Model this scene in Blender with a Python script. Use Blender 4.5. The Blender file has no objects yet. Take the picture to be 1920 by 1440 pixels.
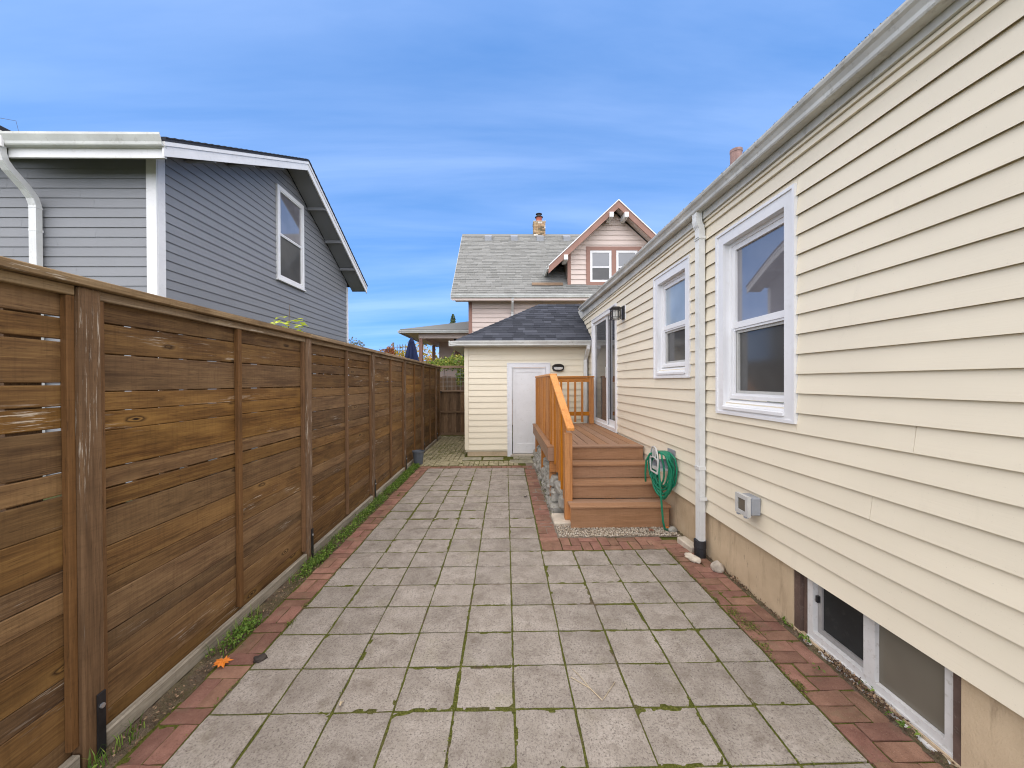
import bpy, bmesh, math, random
from math import sin, cos, pi, radians, sqrt, atan2
from mathutils import Vector, Matrix, noise, Euler

random.seed(11)
R = random.Random(5)
U = R.uniform
scene = bpy.context.scene
COL = scene.collection

# ------------------------------------------------------------------ camera
CAMZ = 1.6783
F_PX, YAW, PIT, ROL = 727.55, 0.01612, 0.005886, -0.004562
cy, sy, cp, sp, cr, sr = cos(YAW), sin(YAW), cos(PIT), sin(PIT), cos(ROL), sin(ROL)
fw = Vector((sy * cp, cy * cp, -sp)); rt = Vector((cy, -sy, 0)); up = rt.cross(fw)
r2 = cr * rt + sr * up; u2 = -sr * rt + cr * up
cam_d = bpy.data.cameras.new('camera')
cam_d.sensor_width = 36; cam_d.lens = F_PX / 1920 * 36
cam_d.clip_start = 0.02; cam_d.clip_end = 3000
cam = bpy.data.objects.new('camera', cam_d); COL.objects.link(cam)
cam.matrix_world = Matrix(((r2.x, u2.x, -fw.x, 0), (r2.y, u2.y, -fw.y, 0), (r2.z, u2.z, -fw.z, CAMZ), (0, 0, 0, 1)))
scene.camera = cam

# ------------------------------------------------------------------ sky, sun, exposure
SUN_EL, SUN_AZ = radians(48), radians(181)          # azimuth clockwise from +Y: behind the camera, a little left
world = bpy.data.worlds.new('World'); scene.world = world; world.use_nodes = True
wt = world.node_tree; wt.nodes.clear()


def N(nt, t, ins=None, **props):
    n = nt.nodes.new('ShaderNode' + t)
    for k, v in props.items(): setattr(n, k, v)
    for k, v in (ins or {}).items():
        s = n.inputs[k]
        if isinstance(v, bpy.types.NodeSocket): nt.links.new(v, s)
        else: s.default_value = v
    return n


def ramp(nt, fac, stops, interp='LINEAR'):
    n = nt.nodes.new('ShaderNodeValToRGB'); n.color_ramp.interpolation = interp
    el = n.color_ramp.elements
    while len(el) < len(stops): el.new(0.5)
    for e, (p, c) in zip(el, stops):
        e.position = p; e.color = (c, c, c, 1) if isinstance(c, (int, float)) else (*c[:3], 1)
    nt.links.new(fac, n.inputs[0])
    return n.outputs[0]


def mix(nt, fac, a, b, mode='MIX'):
    n = nt.nodes.new('ShaderNodeMix'); n.data_type = 'RGBA'; n.blend_type = mode
    for s, v in ((n.inputs[0], fac), (n.inputs[6], a), (n.inputs[7], b)):
        if isinstance(v, bpy.types.NodeSocket): nt.links.new(v, s)
        elif s.type == 'VALUE': s.default_value = v
        else: s.default_value = (*v[:3], 1)
    return n.outputs[2]


def mth(nt, op, a, b=0.0, clamp=False):
    n = nt.nodes.new('ShaderNodeMath'); n.operation = op; n.use_clamp = clamp
    for s, v in ((n.inputs[0], a), (n.inputs[1], b)):
        if isinstance(v, bpy.types.NodeSocket): nt.links.new(v, s)
        else: s.default_value = v
    return n.outputs[0]


sky = N(wt, 'TexSky', sky_type='NISHITA', sun_disc=False, sun_elevation=SUN_EL, sun_rotation=SUN_AZ,
        altitude=0, air_density=1.0, dust_density=0.3, ozone_density=3.0)
tc = N(wt, 'TexCoord')
sx = N(wt, 'SeparateXYZ', {0: tc.outputs['Generated']})
zl = mth(wt, 'ADD', mth(wt, 'MULTIPLY', mth(wt, 'MAXIMUM', sx.outputs[2], 0.0), 0.75), 0.38)
wt.links.new(N(wt, 'CombineXYZ', {0: sx.outputs[0], 1: sx.outputs[1], 2: zl}).outputs[0], sky.inputs[0])
hs = N(wt, 'HueSaturation', {'Saturation': 1.2, 'Value': 1.34, 'Color': sky.outputs[0]})
zz = mth(wt, 'ADD', mth(wt, 'MAXIMUM', sx.outputs[2], 0.0), 0.16)
px = mth(wt, 'DIVIDE', sx.outputs[0], zz); py = mth(wt, 'DIVIDE', sx.outputs[1], zz)
pv = N(wt, 'CombineXYZ', {0: px, 1: py, 2: 0.0})
mp1 = N(wt, 'Mapping', {'Vector': pv.outputs[0], 'Rotation': (0, 0, radians(-13)), 'Scale': (0.42, 2.1, 1)})
n1 = N(wt, 'TexNoise', {'Vector': mp1.outputs[0], 'Scale': 1.0, 'Detail': 7.0, 'Roughness': 0.55, 'Distortion': 0.35})
mp2 = N(wt, 'Mapping', {'Vector': pv.outputs[0], 'Rotation': (0, 0, radians(-6)), 'Scale': (0.12, 0.55, 1), 'Location': (3.1, 1.7, 0)})
n2 = N(wt, 'TexNoise', {'Vector': mp2.outputs[0], 'Scale': 1.0, 'Detail': 3.0, 'Roughness': 0.5})
cl = mth(wt, 'ADD', mth(wt, 'MULTIPLY', n1.outputs[0], 0.6), mth(wt, 'MULTIPLY', n2.outputs[0], 0.45))
cl = ramp(wt, cl, [(0.42, 0.0), (0.53, 0.10), (0.60, 0.18), (0.70, 0.23), (0.80, 0.27)])
skyc = mix(wt, cl, hs.outputs[0], (4.6, 5.4, 7.2))
bg = N(wt, 'Background', {'Color': skyc, 'Strength': 0.125})
wo = wt.nodes.new('ShaderNodeOutputWorld'); wt.links.new(bg.outputs[0], wo.inputs[0])

sun_d = bpy.data.lights.new('sun', 'SUN'); sun_d.energy = 3.0; sun_d.angle = radians(155); sun_d.color = (1.0, 0.83, 0.54)
sun = bpy.data.objects.new('sun', sun_d); COL.objects.link(sun); sun.location = (-4, -8, 14)
to_sun = Vector((sin(SUN_AZ) * cos(SUN_EL), cos(SUN_AZ) * cos(SUN_EL), sin(SUN_EL)))
sun.rotation_euler = to_sun.to_track_quat('Z', 'Y').to_euler()

scene.cycles.filter_width = 1.1; scene.cycles.use_denoising = True; scene.cycles.use_adaptive_sampling = False
scene.view_settings.view_transform = 'Standard'; scene.view_settings.look = 'None'
scene.view_settings.exposure = 1.14; scene.view_settings.gamma = 1.0

# ------------------------------------------------------------------ object helpers
W0 = {}


def link(name, data, parent=None, loc=(0, 0, 0), rot=None):
    o = bpy.data.objects.new(name, data); COL.objects.link(o)
    o.location = loc
    if rot: o.rotation_euler = rot
    w = Matrix.Translation(loc) @ (Euler(rot).to_matrix().to_4x4() if rot else Matrix())
    W0[o.name] = w
    if parent:
        o.parent = parent; o.matrix_parent_inverse = W0[parent.name].inverted()
    return o


def meshdata(name, bm, m, smooth=False):
    me = bpy.data.meshes.new(name)
    bmesh.ops.recalc_face_normals(bm, faces=bm.faces)
    bm.to_mesh(me); bm.free()
    for x in (m if isinstance(m, (list, tuple)) else [m]): me.materials.append(x)
    if smooth:
        for p in me.polygons: p.use_smooth = True
    return me


def obj(name, bm, m, parent=None, loc=(0, 0, 0), rot=None, smooth=False, kind=None):
    o = link(name, meshdata(name, bm, m, smooth), parent, loc, rot)
    if kind: o['kind'] = kind
    return o


def thing(name, label, cat, loc=(0, 0, 0), group=None):
    o = link(name, None, None, loc); o.empty_display_size = 0.2
    o['label'] = label; o['category'] = cat
    if group: o['group'] = group
    return o


def tag(o, label, cat, group=None):
    o['label'] = label; o['category'] = cat
    if group: o['group'] = group
    return o


def B():
    return bmesh.new()


def box(bm, x0, x1, y0, y1, z0, z1, bev=0.0):
    g = bmesh.ops.create_cube(bm, size=1.0)['verts']
    for v in g:
        v.co = Vector((x0 + (v.co.x + .5) * (x1 - x0), y0 + (v.co.y + .5) * (y1 - y0), z0 + (v.co.z + .5) * (z1 - z0)))
    if bev:
        es = list({e for v in g for e in v.link_edges})
        bmesh.ops.bevel(bm, geom=es, offset=bev, segments=1, affect='EDGES')
    return bm


def bx(*a, **k):
    return box(B(), *a, **k)


def loft(bm, loops, caps=True, close=True):
    vs = [[bm.verts.new(p) for p in lp] for lp in loops]
    n = len(vs[0])
    for a, b in zip(vs, vs[1:]):
        for i in range(n if close else n - 1):
            j = (i + 1) % n
            try: bm.faces.new((a[i], a[j], b[j], b[i]))
            except ValueError: pass
    if caps and close:
        try:
            bm.faces.new(vs[0]); bm.faces.new(vs[-1][::-1])
        except ValueError: pass
    return bm


def tube(bm, pts, r, seg=8, caps=True):
    pts = [Vector(p) for p in pts]
    loops = []; prev = None
    for i, p in enumerate(pts):
        t = (pts[min(i + 1, len(pts) - 1)] - pts[max(i - 1, 0)]).normalized()
        if prev is None:
            a = t.orthogonal().normalized()
        else:
            a = (prev - t * prev.dot(t)).normalized()
        prev = a; b = t.cross(a)
        rr = r[i] if isinstance(r, (list, tuple)) else r
        loops.append([p + (a * cos(2 * pi * k / seg) + b * sin(2 * pi * k / seg)) * rr for k in range(seg)])
    return loft(bm, loops, caps)


def lathe(bm, prof, cx, cyy, seg=24):
    loops = [[(cx + r * cos(2 * pi * k / seg), cyy + r * sin(2 * pi * k / seg), z) for k in range(seg)] for r, z in prof]
    return loft(bm, loops, True)


# ------------------------------------------------------------------ materials
def mat(name):
    m = bpy.data.materials.new(name); m.use_nodes = True
    nt = m.node_tree
    b = nt.nodes['Principled BSDF']
    return m, nt, b


def setb(nt, b, **k):
    names = {'col': 'Base Color', 'rough': 'Roughness', 'metal': 'Metallic', 'spec': 'Specular IOR Level', 'ior': 'IOR', 'normal': 'Normal',
             'trans': 'Transmission Weight', 'alpha': 'Alpha', 'coat': 'Coat Weight', 'sub': 'Subsurface Weight'}
    for kk, v in k.items():
        s = b.inputs[names[kk]]
        if isinstance(v, bpy.types.NodeSocket): nt.links.new(v, s)
        elif kk == 'col': s.default_value = (*v, 1)
        else: s.default_value = v


def coords(nt, scale=(1, 1, 1), rnd=30.0, kind='Object'):
    t = N(nt, 'TexCoord'); oi = N(nt, 'ObjectInfo')
    off = mth(nt, 'MULTIPLY', oi.outputs['Random'], rnd)
    v = N(nt, 'VectorMath', {0: t.outputs[kind], 1: off}, operation='ADD')
    mp = N(nt, 'Mapping', {'Vector': v.outputs[0], 'Scale': scale})
    return mp.outputs[0], oi.outputs['Random'], v.outputs[0]


def noi(nt, vec, scale, detail=4.0, rough=0.55, dist=0.0):
    return N(nt, 'TexNoise', {'Vector': vec, 'Scale': scale, 'Detail': detail, 'Roughness': rough, 'Distortion': dist}).outputs[0]


def bump(nt, h, strength=0.3, dist=0.01):
    return N(nt, 'Bump', {'Height': h, 'Strength': strength, 'Distance': dist}).outputs[0]


def plain(name, col, rough=0.6, var=0.06, dirt=None, dirt_amt=0.3, scale=3.0, spec=0.4, bumps=0.0, metal=0.0, rnd=True):
    m, nt, b = mat(name)
    v, r, _ = coords(nt, rnd=20.0 if rnd else 0.0)
    n = noi(nt, v, scale, 5)
    c0 = tuple(max(0, x * (1 - var * 2)) for x in col); c1 = tuple(min(1, x * (1 + var * 2)) for x in col)
    c = ramp(nt, n, [(0.3, c0), (0.7, c1)])
    if dirt:
        d = ramp(nt, noi(nt, v, scale * 6, 6, 0.7), [(0.55, 0.0), (0.75, dirt_amt)])
        c = mix(nt, d, c, dirt)
    setb(nt, b, col=c, rough=rough, spec=spec, metal=metal)
    if bumps: setb(nt, b, normal=bump(nt, noi(nt, v, scale * 30, 4), bumps, 0.003))
    return m


def wood(name, axis, cols, knots=True, peel=0.0, rough=0.75, dirt=0.25, peelcol=(.52, .45, .36), bs=0.5, tone=0.25):
    """grain runs along `axis`; cols dark, mid, light"""
    m, nt, b = mat(name)
    s = [1, 1, 1]; ax = 'XYZ'.index(axis)
    sc = lambda al, ac: tuple(al if i == ax else ac for i in range(3))
    _, rn, v = coords(nt, rnd=47.0)
    mpa = lambda al, ac: N(nt, 'Mapping', {'Vector': v, 'Scale': sc(al, ac)}).outputs[0]
    warp = noi(nt, mpa(1.6, 7), 1.0, 3)
    wv = N(nt, 'VectorMath', {0: mpa(1.0, 26), 1: mth(nt, 'MULTIPLY', warp, 3.2)}, operation='ADD').outputs[0]
    g1 = noi(nt, wv, 1.0, 5, 0.6)
    g2 = noi(nt, mpa(2.2, 120), 1.0, 3, 0.65)
    g = mth(nt, 'ADD', mth(nt, 'MULTIPLY', g1, 0.52), mth(nt, 'MULTIPLY', g2, 0.48))
    c = ramp(nt, g, [(0.33, cols[0]), (0.5, cols[1]), (0.67, cols[2])])
    big = noi(nt, mpa(1.3, 5), 1.0, 4)
    c = mix(nt, ramp(nt, big, [(0.4, 0.0), (0.72, 0.6)]), c, cols[2])
    c = mix(nt, ramp(nt, noi(nt, mpa(2.2, 9), 1.0, 5, 0.65), [(0.52, 0.0), (0.72, dirt * 2)]), c, tuple(x * .45 for x in cols[0]))
    c = mix(nt, ramp(nt, noi(nt, mpa(70, 5), 1.0, 3, .6), [(.5, 0.0), (.7, .22)]), c, cols[0])
    c = mix(nt, ramp(nt, noi(nt, mpa(9, 150), 1.0, 4, .7), [(.56, 0.0), (.68, .55)]), c, tuple(x * .5 for x in cols[0]))
    h = g
    if knots:
        vo = N(nt, 'TexVoronoi', {'Vector': mpa(2.1, 6.6), 'Scale': 1.0, 'Randomness': 1.0})
        kd = mth(nt, 'ADD', vo.outputs['Distance'], mth(nt, 'MULTIPLY', noi(nt, mpa(14, 40), 1.0, 2), 0.10))
        k = ramp(nt, kd, [(0.12, 1.0), (0.155, 0.8), (0.22, 0.4), (0.36, 0.0)])
        kc = ramp(nt, kd, [(0.08, tuple(x * .25 for x in cols[0])), (0.11, tuple(x * 1.1 for x in cols[2])), (0.14, tuple(x * .5 for x in cols[0])), (0.2, tuple(x * 1.1 for x in cols[2]))])
        sel = ramp(nt, N(nt, 'SeparateColor', {0: vo.outputs['Color']}).outputs[0], [(0.40, 0.0), (0.45, 1.0)])
        c = mix(nt, mth(nt, 'MULTIPLY', k, sel), c, kc)
    if peel:
        p = mth(nt, 'MULTIPLY', ramp(nt, noi(nt, mpa(5, 90), 1.0, 6, 0.7), [(0.56, 0.0), (0.63, 1.0)]),
                ramp(nt, noi(nt, mpa(1.1, 6), 1.0, 3), [(0.66 - peel * .25, 0.0), (0.76 - peel * .25, 1.0)]))
        c = mix(nt, mth(nt, 'MULTIPLY', p, 0.8), c, peelcol)
        h = mth(nt, 'SUBTRACT', g, mth(nt, 'MULTIPLY', p, 0.3))
    hv = N(nt, 'HueSaturation', {'Color': c, 'Value': N(nt, 'MapRange', {'Value': rn, 'To Min': 1 - tone, 'To Max': 1 + tone}).outputs[0],
                                  'Saturation': N(nt, 'MapRange', {'Value': mth(nt, 'FRACT', mth(nt, 'MULTIPLY', rn, 7.3)), 'To Min': 0.88, 'To Max': 1.08}).outputs[0]})
    setb(nt, b, col=hv.outputs[0], rough=rough, spec=0.25, normal=bump(nt, h, bs, 0.004))
    return m


FW = ((.058, .027, .010), (.142, .073, .026), (.245, .14, .05))
m_fence_y = wood('fence_board_wood', 'Y', FW, peel=0.3, dirt=0.24, tone=0.24)
m_fence_z = wood('fence_post_wood', 'Z', ((.075, .040, .018), (.135, .074, .034), (.20, .115, .055)), peel=0.95, knots=False, dirt=0.2, tone=0.12)
m_nailer = wood('fence_nailer_wood', 'Z', ((.085, .042, .017), (.15, .075, .03), (.21, .11, .045)), peel=0.1, knots=False, tone=0.12)
m_cap = wood('fence_cap_wood', 'Y', ((.12, .075, .04), (.22, .145, .075), (.36, .26, .15)), peel=0.55, knots=False, tone=0.1, peelcol=(.6, .53, .42))
m_rail = wood('weathered_rail_wood', 'Y', ((.15, .125, .095), (.26, .225, .175), (.42, .38, .31)), knots=False, peel=0.3, tone=0.06)
m_gate_z = wood('gate_wood', 'Z', ((.07, .04, .022), (.155, .095, .052), (.24, .155, .09)), dirt=0.3, tone=0.3)
m_gate_x = wood('gate_rail_wood', 'X', ((.09, .055, .032), (.17, .11, .065), (.27, .18, .11)), knots=False, dirt=0.25)
CW = ((.29, .098, .014), (.44, .168, .028), (.55, .235, .05))
m_cedar_z = wood('stained_cedar_upright', 'Z', CW, dirt=0.08, rough=0.5, bs=0.25, tone=0.10)
m_cedar_x = wood('stained_cedar_cross', 'X', CW, dirt=0.08, rough=0.5, bs=0.25, tone=0.10)
m_cedar_y = wood('stained_cedar_along', 'Y', ((.44, .155, .025), (.60, .24, .05), (.72, .34, .095)), dirt=0.06, rough=0.45, bs=0.25, tone=0.08)
DW = ((.235, .128, .070), (.305, .172, .096), (.37, .217, .13))
m_deck_x = wood('composite_board_across', 'X', DW, knots=False, dirt=0.10, rough=0.6, bs=0.12, tone=0.05)
m_deck_y = wood('composite_board_along', 'Y', DW, knots=False, dirt=0.10, rough=0.6, bs=0.12, tone=0.05)

# cream vinyl
def vinyl(name, col, grain_axis, dirtc=(.42, .36, .27)):
    m, nt, b = mat(name)
    _, rn, v = coords(nt, rnd=31.0)
    sc = (2.5, 2.5, 110) if grain_axis == 'h' else (60, 60, 3)
    g = noi(nt, N(nt, 'Mapping', {'Vector': v, 'Scale': sc}).outputs[0], 1.0, 4, 0.6)
    big = noi(nt, v, 0.9, 3)
    c = ramp(nt, big, [(0.3, tuple(x * .95 for x in col)), (0.7, tuple(min(1, x * 1.04) for x in col))])
    d = ramp(nt, noi(nt, N(nt, 'Mapping', {'Vector': v, 'Scale': (9, 9, 2.2)}).outputs[0], 1.0, 6, 0.7), [(0.60, 0.0), (0.85, 0.2)])
    c = mix(nt, d, c, dirtc)
    sp_ = ramp(nt, noi(nt, v, 160.0, 2), [(0.70, 0.0), (0.76, 0.35)])
    c = mix(nt, sp_, c, tuple(x * .6 for x in dirtc))
    hv = N(nt, 'HueSaturation', {'Color': c, 'Value': N(nt, 'MapRange', {'Value': rn, 'To Min': 0.985, 'To Max': 1.015}).outputs[0]})
    setb(nt, b, col=hv.outputs[0], rough=0.48, spec=0.35, normal=bump(nt, g, 0.22, 0.002))
    return m


m_cream = vinyl('cream_vinyl', (.755, .685, .54), 'h')
m_cream_shed = vinyl('cream_vinyl_lit', (.79, .72, .555), 'h')  # same vinyl as the house, the shed's brighter light put into its colour
m_cream_v = vinyl('cream_vinyl_trim', (.755, .69, .55), 'v')
m_graysid = vinyl('blue_grey_lap_paint', (.222, .229, .240), 'h', (.12, .125, .135))
m_pink = vinyl('pale_pink_lap_paint', (.66, .55, .485), 'h', (.42, .33, .28))
m_white = plain('white_paint', (.74, .74, .735), 0.4, 0.03, (.45, .42, .36), 0.35, 2.5)
m_whitevinyl = plain('white_vinyl', (.75, .755, .765), 0.35, 0.02, (.5, .48, .44), 0.25, 2.0)
m_gutter = plain('aged_white_gutter', (.55, .56, .525), 0.42, 0.08, (.30, .29, .24), 0.6, 2.2)
m_gutter_old = plain('stained_old_gutter', (.52, .52, .485), 0.5, 0.10, (.20, .185, .14), 0.75, 2.6)
m_dirtywhite = plain('dirty_white_frame', (.62, .615, .60), 0.5, 0.06, (.34, .30, .24), 0.7, 5)
m_guttermoss = plain('mossy_gutter_lip', (.13, .12, .08), 0.9, 0.3, (.05, .05, .025), 0.8, 20)
m_downsp = plain('white_downspout', (.66, .67, .655), 0.4, 0.04, (.40, .37, .30), 0.35, 3.0)
m_mauve = plain('brown_pink_trim_paint', (.29, .155, .115), 0.55, 0.05)
m_brownbuck = plain('brown_painted_wood', (.115, .075, .06), 0.7, 0.2, (.3, .27, .22), 0.4, 6)
m_black = plain('black_metal', (.014, .014, .016), 0.45, 0.2, (.06, .05, .04), 0.3, 15, metal=0.0)
m_dark = plain('dark_bronze', (.022, .019, .017), 0.4, 0.1)
m_pvc = plain('black_pvc', (.02, .021, .024), 0.5, 0.2, (.12, .11, .10), 0.4, 12)
m_steel = plain('galvanised_steel', (.5, .51, .52), 0.4, 0.1, metal=0.8)
m_plast = plain('grey_plastic', (.27, .285, .31), 0.45, 0.05, (.28, .26, .22), 0.4, 8)
m_plastd = plain('pale_grey_plastic', (.50, .50, .48), 0.45, 0.05, (.3, .28, .22), 0.4, 8)
m_pot = plain('slate_grey_plastic', (.10, .115, .135), 0.55, 0.08, (.2, .2, .19), 0.3, 8)
m_concrete = plain('pale_concrete', (.52, .46, .37), 0.85, 0.12, (.25, .21, .15), 0.5, 6, bumps=0.5)
m_oldslab = plain('mossy_slab', (.30, .275, .20), 0.9, 0.16, (.10, .105, .035), 0.8, 7, bumps=0.6)
m_rock = plain('pale_rock', (.40, .35, .285), 0.85, 0.2, (.15, .13, .10), 0.6, 9, bumps=0.7)
m_block = plain('split_face_block', (.31, .30, .265), 0.9, 0.14, (.13, .12, .07), 0.7, 7, bumps=0.8)
m_found, _nt, _b = mat('tan_stucco')
_t = N(_nt, 'TexCoord').outputs['Object']
_c = ramp(_nt, noi(_nt, _t, 3.0, 5, .6), [(.3, (.47, .36, .235)), (.7, (.60, .475, .32))])
_c = mix(_nt, ramp(_nt, noi(_nt, N(_nt, 'Mapping', {'Vector': _t, 'Scale': (5, 11, 2.0)}).outputs[0], 1.0, 6, .7), [(.53, 0), (.72, .6)]), _c, (.24, .175, .11))
_c = mix(_nt, ramp(_nt, noi(_nt, N(_nt, 'Mapping', {'Vector': _t, 'Scale': (9, 16, 5), 'Rotation': (.5, 0, 0)}).outputs[0], 1.0, 5, .75), [(.62, 0), (.70, .7)]), _c, (.16, .13, .10))
_c = mix(_nt, ramp(_nt, noi(_nt, _t, 1.3, 4), [(.55, 0), (.7, .35)]), _c, (.66, .58, .44))
setb(_nt, _b, col=_c, rough=.9, spec=.2, normal=bump(_nt, noi(_nt, _t, 90, 4, .7), .6, .006))
m_terracotta = plain('red_clay', (.33, .09, .055), 0.8, 0.15, (.15, .1, .08), 0.5, 8)
m_rust = plain('weathered_pipe', (.30, .19, .165), 0.8, 0.2, (.12, .08, .06), 0.6, 12)
m_navy = plain('navy_canvas', (.012, .022, .075), 0.85, 0.2)
m_lampglass = plain('frosted_lamp_glass', (.62, .62, .58), 0.25, 0.03)
m_hose = plain('green_hose_rubber', (.009, .195, .105), 0.38, 0.10, (.005, .08, .045), 0.5, 30)
m_grime = plain('old_screen', (.022, .025, .026), 0.6, 0.2, (.06, .06, .055), 0.5, 3)
m_sash_grey = plain('grey_aluminium', (.33, .32, .31), 0.45, 0.1, (.15, .14, .12), 0.5, 5)
m_orange = plain('orange_leaf', (.72, .20, .02), 0.6, 0.25)
m_brownleaf = plain('brown_leaf', (.20, .085, .05), 0.7, 0.35)
m_twig = plain('dry_straw', (.55, .45, .30), 0.8, 0.2)
m_bark = plain('bark', (.12, .09, .065), 0.9, 0.3, bumps=0.8)


def glass(name, tint, ior, rough=0.02):
    m, nt, b = mat(name)
    _, rn, v = coords(nt)
    h = noi(nt, v, 1.6, 1)
    setb(nt, b, col=ramp(nt, noi(nt, v, 1.5, 3), [(.3, tuple(x * .8 for x in tint)), (.7, tuple(x * 1.2 for x in tint))]), rough=rough, ior=ior, spec=0.5, normal=bump(nt, h, 0.06, 0.02))
    return m


m_glass = glass('window_glass_cloud_tint', (.16, .155, .17), 2.4)  # grey-lavender base colour paints a pale cloud reflection into the panes
m_glass_dark = glass('dark_door_glass', (.035, .037, .042), 2.2)
m_glass_far = glass('far_window_glass', (.06, .065, .07), 2.0)
m_screen = glass('insect_screen_glass', (.08, .08, .078), 1.4, 0.10)
m_frost = glass('pale_blind_behind_glass', (.30, .36, .42), 1.7, 0.15)
m_tanpane = glass('dusty_tan_pane', (.155, .14, .11), 1.4, 0.25)


def paver_mat():
    m, nt, b = mat('concrete_paver')
    _, rn, v = coords(nt, rnd=91.0)
    big = noi(nt, v, 5.0, 5, 0.6)
    c = ramp(nt, big, [(0.3, (.245, .213, .178)), (0.5, (.315, .279, .237)), (0.7, (.385, .344, .298))])
    fine = noi(nt, v, 105.0, 3, 0.7)
    c = mix(nt, ramp(nt, fine, [(0.33, 0.9), (0.46, 0.0)]), c, (.105, .085, .075))
    c = mix(nt, ramp(nt, noi(nt, v, 60.0, 2), [(0.66, 0.0), (0.74, 0.4)]), c, (.50, .45, .40))
    c = mix(nt, ramp(nt, noi(nt, v, 75.0, 4, .75), [(0.50, 0.0), (0.62, 0.55)]), c, (.17, .14, .12))
    c = mix(nt, ramp(nt, noi(nt, v, 240.0, 2), [(0.64, 0.0), (0.74, 0.4)]), c, (.55, .50, .45))
    c = mix(nt, ramp(nt, noi(nt, v, 9.0, 6, 0.75), [(0.50, 0.0), (0.70, 0.65)]), c, (.15, .12, .095))
    c = mix(nt, ramp(nt, noi(nt, v, 2.3, 4), [(0.58, 0.0), (0.75, 0.25)]), c, (.20, .19, .085))
    hv = N(nt, 'HueSaturation', {'Color': c, 'Value': N(nt, 'MapRange', {'Value': rn, 'To Min': 0.92, 'To Max': 1.07}).outputs[0]})
    setb(nt, b, col=hv.outputs[0], rough=0.9, spec=0.2, normal=bump(nt, mth(nt, 'ADD', fine, mth(nt, 'MULTIPLY', big, 0.5)), 0.45, 0.004))
    return m


def brick_mat(name='red_paving_brick', a=(.175, .088, .062), bb=(.295, .16, .115), moss=0.85):
    m, nt, b = mat(name)
    _, rn, v = coords(nt, rnd=57.0)
    c = ramp(nt, noi(nt, v, 9.0, 5, 0.65), [(0.3, a), (0.7, bb)])
    fine = noi(nt, v, 150.0, 3, 0.7)
    c = mix(nt, ramp(nt, fine, [(0.3, 0.6), (0.45, 0.0)]), c, tuple(x * .4 for x in a))
    c = mix(nt, ramp(nt, noi(nt, v, 260.0, 2), [(0.66, 0.0), (0.72, 0.6)]), c, (.45, .36, .30))
    c = mix(nt, ramp(nt, noi(nt, v, 6.0, 5, 0.7), [(0.55, 0.0), (0.78, moss)]), c, (.17, .14, .085))
    hv = N(nt, 'HueSaturation', {'Color': c, 'Value': N(nt, 'MapRange', {'Value': rn, 'To Min': 0.8, 'To Max': 1.22}).outputs[0],
                                  'Hue': N(nt, 'MapRange', {'Value': mth(nt, 'FRACT', mth(nt, 'MULTIPLY', rn, 5.7)), 'To Min': 0.492, 'To Max': 0.51}).outputs[0]})
    setb(nt, b, col=hv.outputs[0], rough=0.9, spec=0.2, normal=bump(nt, fine, 0.5, 0.004))
    return m


def joint_mat():
    m, nt, b = mat('mossy_joint')
    t = N(nt, 'TexCoord').outputs['Object']
    dirt = ramp(nt, noi(nt, t, 60, 4, .7), [(.3, (.05, .038, .024)), (.7, (.17, .13, .085))])
    moss = ramp(nt, noi(nt, t, 120, 3, .7), [(.3, (.04, .046, .010)), (.55, (.10, .108, .020)), (.75, (.18, .185, .045))])
    f = ramp(nt, noi(nt, t, 2.6, 4, .6), [(.34, 0.05), (.46, .95)])
    setb(nt, b, col=mix(nt, f, dirt, moss), rough=1.0, spec=0.1, normal=bump(nt, noi(nt, t, 220, 3), 0.8, 0.006))
    return m


def ground_mat(name, a, bcol, c3, sc=8.0, f=.5):
    m, nt, b = mat(name)
    t = N(nt, 'TexCoord').outputs['Object']
    c = ramp(nt, noi(nt, t, sc, 6, .7), [(.3, a), (.7, bcol)])
    c = mix(nt, ramp(nt, noi(nt, t, sc * .35, 4), [(.45, 0), (.62, f)]), c, c3)
    c = mix(nt, ramp(nt, noi(nt, t, sc * 14, 3, .7), [(.32, .8), (.5, 0)]), c, tuple(x * .4 for x in a))
    setb(nt, b, col=c, rough=1.0, spec=0.1, normal=bump(nt, noi(nt, t, sc * 10, 4), 0.8, 0.01))
    return m


m_paver = paver_mat(); m_brick = brick_mat(); m_joint = joint_mat()
m_oldbrick = brick_mat('old_mossy_brick', (.17, .145, .08), (.40, .35, .235), 0.95)
m_soil = ground_mat('bare_soil', (.085, .062, .042), (.20, .155, .11), (.13, .12, .05), 14)
m_lawn = ground_mat('rough_grass', (.035, .05, .012), (.09, .11, .03), (.12, .10, .06), 3)
m_gravelbed = ground_mat('gravel_bed', (.18, .15, .12), (.36, .31, .25), (.26, .22, .17), 60)


def stone_mat(name, stops):
    m, nt, b = mat(name)
    g = N(nt, 'NewGeometry')
    c = ramp(nt, g.outputs['Random Per Island'], stops)
    t = N(nt, 'TexCoord').outputs['Object']
    c = mix(nt, ramp(nt, noi(nt, t, 200, 3), [(.4, .5), (.6, 0)]), c, (.2, .17, .13))
    setb(nt, b, col=c, rough=0.85, spec=0.25)
    return m


m_pebble = stone_mat('pea_gravel', [(0, (.24, .19, .14)), (.35, (.46, .38, .285)), (.7, (.62, .54, .43)), (1, (.74, .69, .60))])


def leaf_mat(name, stops, trans=0.25):
    m, nt, b = mat(name)
    g = N(nt, 'NewGeometry')
    c = ramp(nt, g.outputs['Random Per Island'], stops)
    setb(nt, b, col=c, rough=0.55, spec=0.3)
    tr = N(nt, 'BsdfTranslucent', {'Color': c})
    ms = N(nt, 'MixShader', {0: trans, 1: b.outputs[0], 2: tr.outputs[0]})
    nt.links.new(ms.outputs[0], nt.nodes['Material Output'].inputs[0])
    return m


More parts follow.
